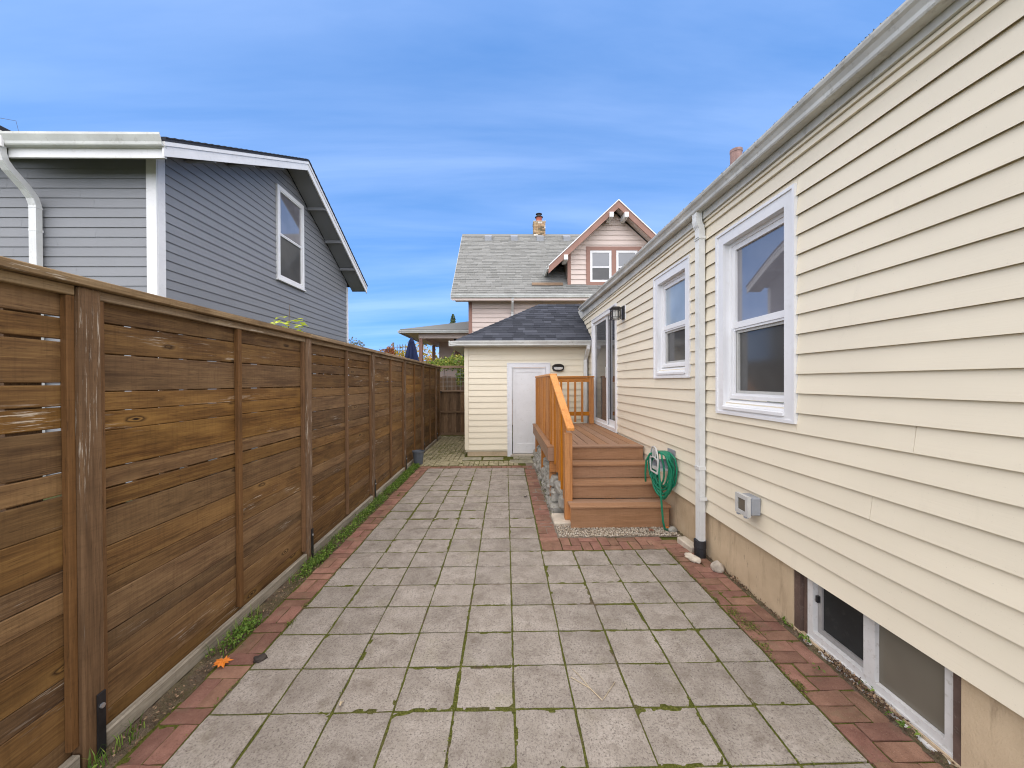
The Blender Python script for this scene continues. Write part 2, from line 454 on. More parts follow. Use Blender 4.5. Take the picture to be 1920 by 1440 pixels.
m_weed = leaf_mat('weed_leaf', [(0, (.05, .10, .012)), (.5, (.12, .22, .03)), (1, (.24, .33, .06))])
m_mossclump = leaf_mat('moss_tuft', [(0, (.05, .06, .01)), (.5, (.11, .13, .018)), (1, (.2, .21, .04))], 0.1)
m_vine = leaf_mat('vine_leaf', [(0, (.07, .14, .015)), (.45, (.20, .32, .05)), (.8, (.45, .48, .10)), (1, (.62, .45, .12))])
m_ginkgo = leaf_mat('ginkgo_leaf', [(0, (.38, .50, .04)), (1, (.68, .72, .12))], 0.35)
m_yellow = leaf_mat('yellow_leaf', [(0, (.12, .15, .02)), (.35, (.40, .34, .03)), (.7, (.68, .46, .04)), (1, (.75, .38, .03))])
m_redleaf = leaf_mat('red_leaf', [(0, (.12, .10, .03)), (.5, (.40, .12, .06)), (1, (.55, .28, .12))])
m_conifer = leaf_mat('conifer_needles', [(0, (.025, .05, .018)), (.6, (.06, .095, .03)), (1, (.13, .16, .05))], 0.1)
m_sparse = leaf_mat('sparse_leaf', [(0, (.09, .10, .05)), (.5, (.22, .22, .12)), (1, (.36, .33, .2))])
m_debris = leaf_mat('dead_leaf_bits', [(0, (.05, .03, .02)), (.5, (.14, .085, .05)), (1, (.30, .20, .12))], 0.0)


def shingle_mat(name, stops, objrand=True):
    m, nt, b = mat(name)
    _, rn, v = coords(nt, rnd=40.0)
    src = rn if objrand else N(nt, 'NewGeometry').outputs['Random Per Island']
    c = ramp(nt, src, stops)
    f = noi(nt, v, 130, 3, .7)
    c = mix(nt, ramp(nt, f, [(.35, .6), (.55, 0)]), c, tuple(x * .45 for x in stops[0][1]))
    c = mix(nt, ramp(nt, noi(nt, v, 150, 2), [(.6, 0), (.72, .45)]), c, tuple(min(1, x * 1.8) for x in stops[-1][1]))
    setb(nt, b, col=c, rough=0.95, spec=0.15, normal=bump(nt, f, 0.5, 0.003))
    return m


m_shingle = shingle_mat('charcoal_shingle', [(0, (.034, .037, .046)), (.5, (.047, .051, .063)), (.8, (.062, .067, .083)), (1, (.082, .088, .107))])
m_shingle_grey = shingle_mat('weathered_grey_shingle', [(0, (.205, .207, .195)), (.3, (.235, .237, .225)), (.7, (.26, .262, .25)), (1, (.285, .287, .274))], False)

# ------------------------------------------------------------------ ground
gr = B()
gx = [-400, -60, -12, -6, -3, 3, 6, 12, 60, 400]
box(gr, -400, 400, -400, 400, -0.5, -0.06)
g = obj('ground', gr, m_lawn); g['kind'] = 'structure'

S = 0.31; PX0, PY0 = 0.037, 1.978
FX = lambda y: -1.865 - 0.0105 * (y - 2)          # fence line


def grid_sheet(x0, x1, y0, y1, step, zf, skirt=0.12):
    bm = B()
    nx = max(1, int(round((x1 - x0) / step))); ny = max(1, int(round((y1 - y0) / step)))
    vs = [[bm.verts.new((x0 + (x1 - x0) * i / nx, y0 + (y1 - y0) * j / ny, zf(x0 + (x1 - x0) * i / nx, y0 + (y1 - y0) * j / ny))) for i in range(nx + 1)] for j in range(ny + 1)]
    for j in range(ny):
        for i in range(nx): bm.faces.new((vs[j][i], vs[j][i + 1], vs[j + 1][i + 1], vs[j + 1][i]))
    return bm


def nz(x, y, s, k=0.0):
    return noise.noise(Vector((x * s, y * s, k)))


def joint_z(x, y):
    n = 0.5 + 0.5 * nz(x, y, 30, 3.3)
    big = nz(x, y, 2.2, 8.1)
    return -0.0072 + 0.0055 * n + max(0, big) * 0.004


def patio_z(x, y):
    # joints rise a little where moss is thick, stay well below under the slabs
    dx = abs(((x - PX0) / S + .5) % 1 - .5) * S; dy = abs(((y - PY0) / S + .5) % 1 - .5) * S
    z = joint_z(x, y)
    if -1.505 < x < 1.575:
        if min(dx, dy) > 0.022: return -0.02
    else: z = min(z - .006, -.0065)
    if (.36 < x < .57 and y > 3.85) or (x > .36 and y > 3.86): z = min(z - .006, -.0065)
    if y > 7.57: z -= .006
    return z


patio = obj('patio', grid_sheet(-1.735, 1.90, 0.55, 7.79, 0.021, patio_z), m_joint, kind='structure', smooth=True)

# pavers: shared meshes with slightly uneven edges
paver_meshes = []
for k in range(5):
    bm = B(); h = 0.1490
    box(bm, -h, h, -h, h, -0.045, 0.0, 0.0)
    bmesh.ops.subdivide_edges(bm, edges=[e for e in bm.edges if all(v.co.z > -0.01 for v in e.verts)], cuts=5, use_grid_fill=True)
    top = [f for f in bm.faces if f.normal.z > .9]
    for v in bm.verts:
        if v.co.z > -0.01:
            edge = max(abs(v.co.x), abs(v.co.y)) > h - 1e-4
            if edge:
                v.co.x += U(-.0022, .0022); v.co.y += U(-.0022, .0022); v.co.z -= U(.001, .0045)
            else: v.co.z += U(-.0008, .0008)
    paver_meshes.append(meshdata('paver', bm, m_paver))
for r in range(-4, 18):
    for c in range(-5, 5):
        if r >= 6 and c > 0: continue
        cx, cyy = PX0 + (c + .5) * S, PY0 + (r + .5) * S
        link('paver', R.choice(paver_meshes), patio, (cx + U(-.002, .002), cyy + U(-.002, .002), U(-.0025, .0025)),
             (U(-.006, .006), U(-.006, .006), R.choice((0, pi / 2, pi, -pi / 2)) + U(-.008, .008)))

brick_meshes = []
for k in range(5):
    bm = B(); a, bq = 0.0962, 0.0460
    box(bm, -a, a, -bq, bq, -0.05, 0.0, 0.0)
    bmesh.ops.subdivide_edges(bm, edges=[e for e in bm.edges if all(v.co.z > -0.01 for v in e.verts)], cuts=2, use_grid_fill=True)
    for v in bm.verts:
        if v.co.z > -.01:
            if abs(v.co.x) > a - 1e-4 or abs(v.co.y) > bq - 1e-4:
                v.co.x += U(-.002, .002); v.co.y += U(-.002, .002); v.co.z -= U(.002, .0055)
    brick_meshes.append(meshdata('brick', bm, m_brick))


def brick(x, y, along, par=None, z=0.0):
    if R.random() < .0: return
    link('brick', R.choice(brick_meshes), par or patio, (x + U(-.003, .003), y + U(-.003, .003), z - .001 + U(-.004, .003)),
         (U(-.012, .012), U(-.012, .012), (pi / 2 if along else 0) + U(-.02, .02) + R.choice((0, pi))))


# left border: two lengthwise, one or two across
y = 0.62; k = 0
while y < 7.72:
    if k % 2 == 0:
        brick(-1.668, y + .1, True); brick(-1.570, y + .1, True); y += .2015
    else:
        brick(-1.619, y + .05, False); y += .1005
        if k % 4 == 1 or R.random() < .5: brick(-1.619, y + .05, False); y += .1005
    k += 1
# border right of the far half
y = 3.88; k = 0
while y < 7.5:
    if k % 2 == 0:
        brick(.405, y + .1, True); brick(.503, y + .1, True); y += .2015
    else:
        brick(.454, y + .05, False); brick(.454, y + .1505, False); y += .2015
    k += 1
# near right border: a pair across and one lengthwise, alternating sides
y = 0.66; k = 0
while y < 4.05:
    if k % 2 == 0:
        brick(1.698, y + .05, False); brick(1.698, y + .1505, False); brick(1.85, y + .1, True)
    else:
        brick(1.645, y + .1, True); brick(1.797, y + .05, False); brick(1.797, y + .1505, False)
    y += .2015; k += 1
# band in front of the gravel
x = 0.365; k = 0
while x < 1.50:
    if k % 2 == 0:
        brick(x + .05, 3.955, True); brick(x + .1505, 3.955, True); brick(x + .1, 4.107, False)
    else:
        brick(x + .1, 3.903, False); brick(x + .05, 4.057, True); brick(x + .1505, 4.057, True)
    x += .2015; k += 1
brick(1.548, 3.948, True); brick(1.548, 4.10, False)
# far end band
x = -1.70; k = 0
while x < 0.45:
    if k % 2 == 0:
        brick(x + .05, 7.668, True); brick(x + .1505, 7.668, True)
    else:
        brick(x + .1, 7.62, False); brick(x + .1, 7.72, False)
    x += .2015; k += 1

# ------------------------------------------------------------------ leaves
def leaf(bm, p, s, nrm=None, asp=0.6, fold=0.15):
    d = Vector((U(-1, 1), U(-1, 1), U(-1, 1)))
    n = (Vector(nrm) + d * .9).normalized() if nrm else d.normalized()
    a = n.orthogonal().normalized(); a.rotate(Matrix.Rotation(U(0, 6.28), 3, n)); b = n.cross(a)
    p = Vector(p)
    v = [bm.verts.new(p - a * s), bm.verts.new(p + b * s * asp + n * s * fold), bm.verts.new(p + a * s), bm.verts.new(p - b * s * asp + n * s * fold)]
    bm.faces.new((v[0], v[1], v[2])); bm.faces.new((v[0], v[2], v[3]))


# old mossy brick path behind
path = obj('brick_path', grid_sheet(-2.12, 1.88, 7.80, 12.6, 0.08, lambda x, y: -0.012 + .006 * nz(x, y, 20)), m_joint, kind='structure')
pb = B()


def pbrick(x, y, along, w=.0455, l=.0962):
    hx, hy = (w, l) if along else (l, w)
    dz = U(-.006, .004); a = U(-.03, .03)
    g0 = len(pb.verts)
    before = set(pb.verts)
    box(pb, -hx, hx, -hy, hy, -.05, 0, 0.005)
    for v in set(pb.verts) - before:
        vx, vy = v.co.x * cos(a) - v.co.y * sin(a), v.co.x * sin(a) + v.co.y * cos(a)
        v.co = Vector((x + vx, y + vy, v.co.z + dz))


j = 0
yy = 8.26
while yy < 12.0:
    for i in range(11):
        xx = -2.0 + i * .1015
        if xx > -.92: continue
        pbrick(xx, yy + (.1 if i % 2 else 0), True)
    yy += .2015
x = -1.98
while x < 0.2:
    for q in range(2):
        if R.random() < .55: pbrick(x + .05, 7.93 + q * .2, True); pbrick(x + .151, 7.93 + q * .2, True)
        else: pbrick(x + .1, 7.885 + q * .2, False); pbrick(x + .1, 7.985 + q * .2, False)
    x += .203
for (x0, x1, y0, y1) in ((-.62, -.32, 8.02, 8.2),):
    pass
obj('brick', pb, m_oldbrick, path, kind='stuff')
for (sx_, sy_, w_, l_) in ((-.74, 8.5, .2, .14), (-.28, 8.5, .22, .13), (.36, 8.18, .28, .16), (.82, 8.3, .2, .26), (.36, 8.55, .2, .12)):
    obj('slab', box(B(), -w_, w_, -l_, l_, -.05, .004, .008), m_oldslab, path, (sx_, sy_, 0), (0, 0, U(-.03, .03)))

pm = B()
for i in range(6500):
    x, y = U(-2.0, .3), U(7.85, 11.8)
    if x > -.93 and y > 8.7: continue
    k = nz(x, y, 1.5, 6.6) + .6 * nz(x, y, 5, 2)
    if k < .02 - .25 * (R.random() < .15): continue
    leaf(pm, (x, y, U(-.004, .008)), U(.008, .02), (0, 0, 1.5))
obj('moss', pm, m_mossclump, path, kind='stuff')
# soil strips
soil = obj('soil_strip', grid_sheet(-2.15, -1.715, 0.4, 8.3, 0.03, lambda x, y: -0.02 + .018 * nz(x, y, 9) + .012 * nz(x, y, 31) + .02 * max(0, nz(x, y, 2.2, 4))), m_soil, kind='structure', smooth=True)
soil2 = obj('soil_edge', grid_sheet(1.885, 2.02, 0.4, 4.3, 0.02, lambda x, y: -0.012 + .018 * nz(x, y, 14) + .02 * nz(x, y, 40) + (x - 1.885) * .22), m_soil, kind='structure', smooth=True)
gb = obj('gravel_bed', grid_sheet(.40, 1.95, 4.16, 8.4, 0.05, lambda x, y: -0.008 + .006 * nz(x, y, 20)), m_gravelbed, kind='structure')
pe = B()
for i in range(3400):
    x, y = U(.57, 1.89), 4.17 + .40 * R.random()
    r = U(.004, .0085)
    m = Matrix.Translation((x, y, U(-.002, .006))) @ Euler((U(0, 6), U(0, 6), U(0, 6))).to_matrix().to_4x4() @ Matrix.Diagonal((r * U(.8, 1.5), r, r * U(.6, 1), 1))
    bmesh.ops.create_icosphere(pe, subdivisions=1, radius=1, matrix=m)
obj('gravel', pe, m_pebble, kind='stuff', smooth=True)


wb = B()
for i in range(760):
    y = 1.2 + (U(0, 1) ** 0.9) * 6.7
    x = U(FX(y) + .05, -1.73)
    dens = nz(x * .6, y, 1.7, 2.2) + (.25 if y > 4.2 else 0)
    if dens < -.05 and y < 6.2: continue
    for q in range(int(U(5, 16) + (12 if y > 6 else 0))):
        leaf(wb, (x + R.gauss(0, .02), y + R.gauss(0, .035), U(.0, .035)), U(.006, .014), (0, 0, 1.2))
for i in range(420):
    y = U(1.3, 7.9); x = U(FX(y) + .03, -1.73)
    if nz(x * .6, y, 1.7, 2.2) < -.15 and y < 5: continue
    for q in range(int(U(2, 6))):
        h = U(.02, .07); a = U(0, 6.28); bx_ = x + R.gauss(0, .01); by_ = y + R.gauss(0, .012)
        tip = (bx_ + cos(a) * h * .6, by_ + sin(a) * h * .6, h)
        mid = (bx_ + cos(a) * h * .2, by_ + sin(a) * h * .2, h * .6)
        p = [wb.verts.new(v) for v in ((bx_ - .0022 * sin(a), by_ + .0022 * cos(a), -.01), (bx_ + .0022 * sin(a), by_ - .0022 * cos(a), -.01), (mid[0] + .0018 * sin(a), mid[1] - .0018 * cos(a), mid[2]), (mid[0] - .0018 * sin(a), mid[1] + .0018 * cos(a), mid[2]), tip)]
        wb.faces.new((p[0], p[1], p[2], p[3])); wb.faces.new((p[3], p[2], p[4]))
obj('weeds', wb, m_weed, kind='stuff')
mb_ = B()
for i in range(2600):
    y = U(1.2, 8.1); x = U(FX(y) + .03, -1.72)
    leaf(mb_, (x, y, U(-.005, .014)), U(.004, .009), (0, 0, 1))
for i in range(900):
    y = U(1.2, 4.2); x = U(1.89, 1.96)
    leaf(mb_, (x, y, U(0, .02)), U(.004, .010), (0, 0, 1))
for c in ((1.93, 2.15, 260), (1.92, 1.98, 150), (1.91, 3.2, 90)):
    for i in range(c[2]): leaf(mb_, (c[0] + R.gauss(0, .012), c[1] + R.gauss(0, .09), U(0, .035)), U(.005, .012))
obj('leaf_litter', mb_, m_debris, kind='stuff')
tb = B()
for (x, y, n) in ((1.93, 2.62, 26), (1.915, 2.45, 22), (1.935, 2.05, 14), (1.90, 1.86, 14), (1.78, 2.18, 10), (1.92, 1.80, 8)):
    for i in range(n):
        a = U(0, 6.28); h = U(.015, .06)
        leaf(tb, (x + cos(a) * .02, y + sin(a) * .035, h * .6), U(.008, .02), (0, 0, .8), .35)
obj('weeds', tb, m_weed, kind='stuff')
# moss tufts along joints and brick borders
mo = B()
for i in range(9000):
    t = R.random()
    if t < .45:
        c = R.randint(-5, 5); x = PX0 + c * S + R.gauss(0, .0045); y = U(1.2, 7.5)
        if c > 1 and y > 3.8: continue
    elif t < .8:
        rr = R.randint(-2, 18); y = PY0 + rr * S + R.gauss(0, .0045); x = U(-1.5, 1.57)
        if x > .34 and y > 3.84: continue
    elif t < .92:
        x = R.gauss(1.60, .012); y = U(1.2, 4.0)
    else:
        x = R.gauss(-1.518, .012); y = U(1.2, 7.5)
    if nz(x, y, 2.6, 5.5) < .02: continue
    leaf(mo, (x, y, U(-.004, .003)), U(.003, .007), (0, 0, 1.5))
for (x, y, s_, n) in ((1.66, 2.62, .03, 260), (1.64, 2.78, .025, 200), (1.62, 2.42, .02, 120), (1.60, 2.95, .012, 80), (1.61, 2.1, .012, 80), (-1.515, 2.72, .014, 90), (-1.52, 2.95, .012, 60)):
    for i in range(n): leaf(mo, (x + R.gauss(0, s_), y + R.gauss(0, s_ * 1.6), U(-.002, .006)), U(.003, .007), (0, 0, 1.5))
obj('moss', mo, m_mossclump, kind='stuff')

# ------------------------------------------------------------------ horizontal board fence
fence = thing('fence', 'tall brown stained horizontal board fence along the left side of the patio', 'fence', (-1.865, 2, 0))
# local build: x=0 is the rail face, later rotated with the fence line
FL = -1.865
posts = [-0.10, 1.77, 3.745, 5.62, 7.45, 9.20, 11.05]
ends = posts + [11.80]
TOP = 2.10
bd_cache = {}


def board_mesh(L, h):
    key = (round(L, 2), round(h, 3), R.randint(0, 2))
    if key not in bd_cache:
        bm = B(); box(bm, -.0095, .0095, -L / 2, L / 2, -h / 2, h / 2, .0035)
        bd_cache[key] = meshdata('board', bm, m_fence_y)
    return bd_cache[key]


pat = [.090, .090, .176]
for i in range(len(ends) - 1):
    y0, y1 = ends[i] + .05, ends[i + 1] - .05
    z = 2.095; k = i % 3 + (0 if i != 1 else 2); first = True
    while z > 0.045:
        h = .128 if first else pat[k % 3]
        if R.random() < .12 and not first: h = .14
        gap = (U(.002, .006) if z > 1.15 else U(.001, .003))
        if i == 0 and z > 1.2: gap += .005
        if i in (1, 2) and z > 1.1 and R.random() < .6: gap += .003
        zb = max(z - h, .0)
        link('board', board_mesh(y1 - y0, round(z - zb, 3)), fence, (FL - .052 + U(-.002, .002), (y0 + y1) / 2, (z + zb) / 2), (U(-.012, .012), 0, U(-.0022, .0022)) if False else (U(-.0025, .0025), U(-.012, .012), 0))
        z = zb - gap; first = False; k += 1
    # nailers beside posts and mid batten
    for yy in (y0 + .012, y1 - .016):
        obj('nailer', bx(FL - .042, FL - .014, yy - .014, yy + .018, .09, 2.0615, .002), m_nailer, fence)
    if y1 - y0 > 1.2:
        ym = (y0 + y1) / 2 + .03
        obj('batten', bx(FL - .042, FL - .012, ym - .02, ym + .02, .09, 2.06, .003), m_nailer, fence)
    obj('bottom_rail', bx(FL - .04, FL, y0 + .001, y1 - .001, -.02, .062, .008), m_rail, fence)
    obj('top_rail', bx(FL - .041, FL - .008, y0 + .001, y1 - .001, 2.062, 2.104, .003), m_cap, fence)
    yb = y0 + U(.0, .05)
    while yb < y1 - .05:
        wb_ = U(.10, .19)
        obj('back_board', bx(FL - .088, FL - .066, yb, min(yb + wb_, y1), .02, 2.09), m_nailer, fence)
        yb += wb_ + R.choice((.03, .06, .11)) * (2.2 if i == 0 else 1)
for i, yp in enumerate(posts):
    obj('post', bx(FL - .085, FL + .006, yp - .047, yp + .047, -.05, 2.104, .006), m_fence_z, fence)
    st = obj('post_strap', bx(FL + .007, FL + .013, yp + .004, yp + .042, -.04, .27, .001), m_black, fence)
    for zb in (.21,):
        bm = B(); loft(bm, [[(FL + xx, yp + .022 + .011 * cos(a * pi / 3), zb + .011 * sin(a * pi / 3)) for a in range(6)] for xx in (.012, .021)])
        obj('bolt', bm, m_steel, st)
for i in range(0, len(ends) - 1, 2):
    y0, y1 = ends[i] - (.1 if i == 0 else 0), ends[min(i + 2, len(ends) - 1)]
    obj('cap_board', bx(FL - .115, FL + .030, y0 + .002, y1 - .002, 2.106, 2.144, .004), m_cap, fence)
fence.rotation_euler = (0, 0, 0.0105)

# ------------------------------------------------------------------ gate at the far end
gate = thing('gate', 'weathered brown wooden gate with wire mesh top beside the cream shed', 'gate', (-1.5, 11.8, 0))
GY = 11.80
obj('gate_post', bx(-2.105, -2.03, GY - .05, GY + .05, -.05, 2.15, .006), m_gate_z, gate)
obj('gate_post', bx(-.99, -.92, GY - .05, GY + .05, -.05, 2.15, .006), m_gate_z, gate)
for nm, z0, z1, d in (('top_rail', 2.10, 2.17, .05), ('middle_rail', 1.385, 1.43, .055), ('cross_rail', .74, .80, .03), ('bottom_rail', .06, .14, .03)):
    obj(nm, bx(-2.028, -.992, GY - d, GY + .02, z0, z1, .004), m_gate_x, gate)
for k in range(8):
    x0 = -2.02 + k * .128
    obj('board', bx(x0, x0 + .123, GY + .022, GY + .04, .06, 1.384, .002), m_gate_z, gate)
mesh_b = B()
for k in range(1, 8): tube(mesh_b, [(-2.02 + k * .13, GY, 1.43), (-2.02 + k * .13, GY, 2.10)], .0032, 6)
for k in range(1, 6): tube(mesh_b, [(-2.028, GY - .005, 1.43 + k * .125), (-.992, GY - .005, 1.43 + k * .125)], .0032, 6)
obj('wire_mesh', mesh_b, m_steel, gate)
obj('hinge', bx(-2.07, -1.93, GY - .06, GY - .052, 1.36, 1.40), m_black, gate)
obj('stile', bx(-2.026, -1.975, GY - .028, GY + .015, .142, 1.384, .003), m_gate_z, gate)
# neighbour's vertical board fence seen through the mesh
nf = thing('board_fence', 'dark vertical board fence standing behind the wire mesh of the gate', 'fence', (-1.5, 13.2, 0))
for k in range(16):
    x0 = -3.2 + k * .15
    obj('board', bx(x0, x0 + .143, 13.2, 13.22, 0, 1.86 + U(-.01, .01), .002), m_gate_z, nf)


# ------------------------------------------------------------------ lap siding
def siding(parent, P, u0, u1, z0, z1, exp, t, m, holes=(), joints=0, clip=None, name='siding_board', minh=.012):
    """P(u, out, z) -> point. holes: (ua, ub, za, zb). clip(z) -> (umin, umax)"""
    z = z0; row = 0
    while z < z1 - minh:
        zt = min(z + exp, z1)
        cuts = {u0, u1}
        for h in holes:
            if h[3] > z and h[2] < zt:
                for q in (h[0], h[1]):
                    if u0 < q < u1: cuts.add(q)
        if joints:
            jn = u0 + U(.15, .85) * (u1 - u0)
            for q in ([jn] if joints == 1 else [u0 + U(.12, .45) * (u1 - u0), u0 + U(.55, .9) * (u1 - u0)]):
                if all(abs(q - c) > .12 for c in cuts): cuts.add(q)
        cuts = sorted(cuts)
        for a, b in zip(cuts, cuts[1:]):
            za, zb = z, zt
            mid = (a + b) / 2; dead = False; rng = [(za, zb)]
            for h in holes:
                if h[0] - 1e-6 <= a and b <= h[1] + 1e-6:
                    nr = []
                    for (p, q) in rng:
                        if h[3] <= p or h[2] >= q: nr.append((p, q)); continue
                        if p < h[2]: nr.append((p, h[2]))
                        if q > h[3]: nr.append((h[3], q))
                    rng = nr
            for (p, q) in rng:
                if q - p < minh: continue
                f = lambda zz: t - (t - .002) * (zz - z) / exp
                prof = [(-.004, p + .010 * (p == z)), (f(p) - .004, p + .007 * (p == z)), (f(p), p), (f(p + .006), p + .006), (f(q), q), (-.004, q)]
                ga = .0010
                loops = []
                dz = (U(-.0016, .0016), U(-.0016, .0016))
                ok = True
                for side in (0, 1):
                    lp = []
                    for (o, zz) in prof:
                        ua, ub = a + ga, b - ga
                        if clip:
                            lo, hi = clip(zz); ua = max(ua, lo); ub = min(ub, hi)
                            if ub - ua < .004:
                                m_ = (ua + ub) / 2; ua, ub = m_ - .002, m_ + .002
                                if zz == p: ok = False
                        lp.append(P(ua if side == 0 else ub, o, zz + (dz[side] if p == z else 0)))
                    loops.append(lp)
                if not ok: continue
                obj(name, loft(B(), loops), m, parent)
        z = zt; row += 1


def wall_slab(P, u0, u1, z0, z1, d0, d1, holes):
    """solid wall between outs d0<d1 with rectangular holes, as boxes in one mesh"""
    bm = B()
    us = sorted({u0, u1, *[h[0] for h in holes], *[h[1] for h in holes]})
    for a, b in zip(us, us[1:]):
        segs = [(z0, z1)]
        for h in holes:
            if h[0] <= a + 1e-6 and b <= h[1] + 1e-6:
                ns = []
                for p, q in segs:
                    if h[3] <= p or h[2] >= q: ns.append((p, q)); continue
                    if p < h[2]: ns.append((p, h[2]))
                    if q > h[3]: ns.append((h[3], q))
                segs = ns
        for p, q in segs:
            loft(bm, [[P(a, d0, p), P(a, d1, p), P(a, d1, q), P(a, d0, q)], [P(b, d0, p), P(b, d1, p), P(b, d1, q), P(b, d0, q)]])
    return bm


# ------------------------------------------------------------------ cream house on the right
HY0, HY1 = -2.2, 12.2
house = thing('cream_house', 'cream vinyl sided single storey house with white windows along the right side', 'house', (1.90, 2.5, 0))
PR = lambda u, o, z: Vector((1.915 - o, u, z))
W1 = (2.507, 3.453, 1.392, 2.965)
W2 = (3.955, 4.908, 1.712, 2.975)
SL = (6.57, 8.36, .80, 2.985)
BW = (1.617, 2.580, .02, .46)
siding(house, PR, HY0, HY1, .434, 3.125, .1288, .019, m_cream, [W1, W2, SL], joints=1)
obj('wall', wall_slab(PR, HY0, HY1, .46, 3.30, -.16, -.006, [(W1[0] + .09, W1[1] - .09, W1[2] + .1, W1[3] - .09), (W2[0] + .09, W2[1] - .09, W2[2] + .1, W2[3] - .09), (SL[0] + .03, SL[1] - .03, SL[2], SL[3] - .04)]), m_cream, house)
obj('foundation', wall_slab(lambda u, o, z: Vector((1.935 - o, u, z)), HY0, HY1, -.3, .455, -.2, 0, [(BW[0], BW[1], BW[2], BW[3] + .1)]), m_found, house)
bm = B()
for z0, z1, o in ((3.127, 3.150, .024), (3.152, 3.178, .016), (3.180, 3.205, .028)):
    loft(bm, [[PR(yy, a, zz) for a, zz in ((-.004, z0), (o, z0), (o - .004, z1), (-.004, z1))] for yy in (HY0, HY1)])
obj('frieze_moulding', bm, m_cream_v, house)
GE = 9.25
gz = lambda y: .0125 * (y - 1.8)
obj('fascia', loft(B(), [[(1.872, yy, 3.207), (1.909, yy, 3.207), (1.909, yy, 3.36 + gz(yy)), (1.872, yy, 3.36 + gz(yy))] for yy in (HY0, HY1)]), m_gutter_old, house)
# K-style gutter: back, bottom, ogee face, top lip
kp = [(1.869, 3.352), (1.869, 3.252), (1.806, 3.252), (1.800, 3.262), (1.800, 3.285), (1.786, 3.310), (1.772, 3.322), (1.766, 3.338), (1.766, 3.350), (1.774, 3.350), (1.774, 3.336), (1.792, 3.312), (1.806, 3.262), (1.862, 3.258), (1.862, 3.352)]
gut = obj('gutter', loft(B(), [[(x, yy, z + gz(yy)) for x, z in kp] for yy in (HY0, GE)]), m_gutter_old, house)
db = B()
for i in range(5200):
    y = U(HY0 + 2.5, GE); x = U(1.768, 1.80)
    if nz(x, y, 3.0, 1.2) < -.25: continue
    leaf(db, (x, y, 3.345 + gz(y) + U(0, .007) * (1 + nz(0, y, 5))), U(.005, .011))
obj('gutter_moss', db, m_guttermoss, gut, kind='stuff')
# roof: low slope rising away from the lane
roof = obj('roof', loft(B(), [[(1.80, yy, 3.36 + gz(yy)), (1.80, yy, 3.38 + gz(yy)), (6.0, yy, 5.05), (6.0, yy, 5.03)] for yy in (HY0, GE + .12)]), m_shingle, house)
obj('gable_end', bx(1.93, 8.2, HY1 - .2, HY1, .455, 3.3), m_cream, house)
# vent pipe on the roof
bm = B(); lathe(bm, [(.070, 3.7), (.070, 4.60), (.074, 4.605), (.074, 4.64), (.05, 4.645)], 2.98, 4.95, 20)
obj('vent_pipe', bm, m_rust, house, smooth=False)


def frame_bm(P, a, b, z0, z1, w, o0, o1, bev=0, wb=None, wt=None):
    """rectangular ring: four butted bars"""
    bm = B(); wb = w if wb is None else wb; wt = w if wt is None else wt
    def bar(ua, ub, za, zb):
        loft(bm, [[P(ua, o0, za), P(ua, o1, za), P(ua, o1, zb), P(ua, o0, zb)], [P(ub, o0, za), P(ub, o1, za), P(ub, o1, zb), P(ub, o0, zb)]])
    bar(a, a + w, z0, z1); bar(b - w, b, z0, z1)
    bar(a + w, b - w, z0, z0 + wb); bar(a + w, b - w, z1 - wt, z1)
    return bm


def quadbox(P, a, b, z0, z1, o0, o1):
    return loft(B(), [[P(a, o0, z0), P(a, o1, z0), P(a, o1, z1), P(a, o0, z1)], [P(b, o0, z0), P(b, o1, z0), P(b, o1, z1), P(b, o0, z1)]])


def house_window(rect, upper, lower):
    a, b, z0, z1 = rect
    w = obj('window', frame_bm(PR, a, b, z0, z1, .022, -.003, .030), m_whitevinyl, house)
    # flat casing, a little below the edge bead
    obj('casing', frame_bm(PR, a + .022, b - .022, z0 + .022, z1 - .022, .083, -.003, .020, wb=.055), m_whitevinyl, w)
    A, Bq, Z0, Z1 = a + .105, b - .105, z0 + .077, z1 - .105
    obj('reveal', frame_bm(PR, A - .012, Bq + .012, Z0 - .012, Z1 + .012, .012, -.115, -.004), m_whitevinyl, w)
    # sloped sill
    obj('sill', loft(B(), [[PR(q, -.06, Z0), PR(q, .034, Z0 - .034), PR(q, .034, Z0 - .012), PR(q, -.06, Z0 + .05)] for q in (A, Bq)]), m_whitevinyl, w)
    zm = Z0 + .06 + (Z1 - Z0 - .06) * .47
    obj('jamb', frame_bm(PR, A, Bq, Z0 + .055, Z1, .030, -.115, -.035), m_whitevinyl, w)
    a2, b2 = A + .030, Bq - .030
    us = obj('upper_sash', frame_bm(PR, a2, b2, zm - .03, Z1 - .03, .042, -.085, -.045, wb=.05), m_whitevinyl, w)
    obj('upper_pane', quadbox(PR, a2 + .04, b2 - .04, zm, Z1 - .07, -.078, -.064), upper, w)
    obj('lower_sash', frame_bm(PR, a2, b2, Z0 + .085, zm - .031, .040, -.108, -.070), m_plastd, w)
    obj('screen_frame', frame_bm(PR, a2, b2, Z0 + .085, zm - .031, .018, -.066, -.052), m_whitevinyl, w)
    obj('lower_pane', quadbox(PR, a2 + .038, b2 - .038, Z0 + .12, zm - .06, -.10, -.088), lower, w)
    return w


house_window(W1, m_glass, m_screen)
house_window(W2, m_frost, m_screen)

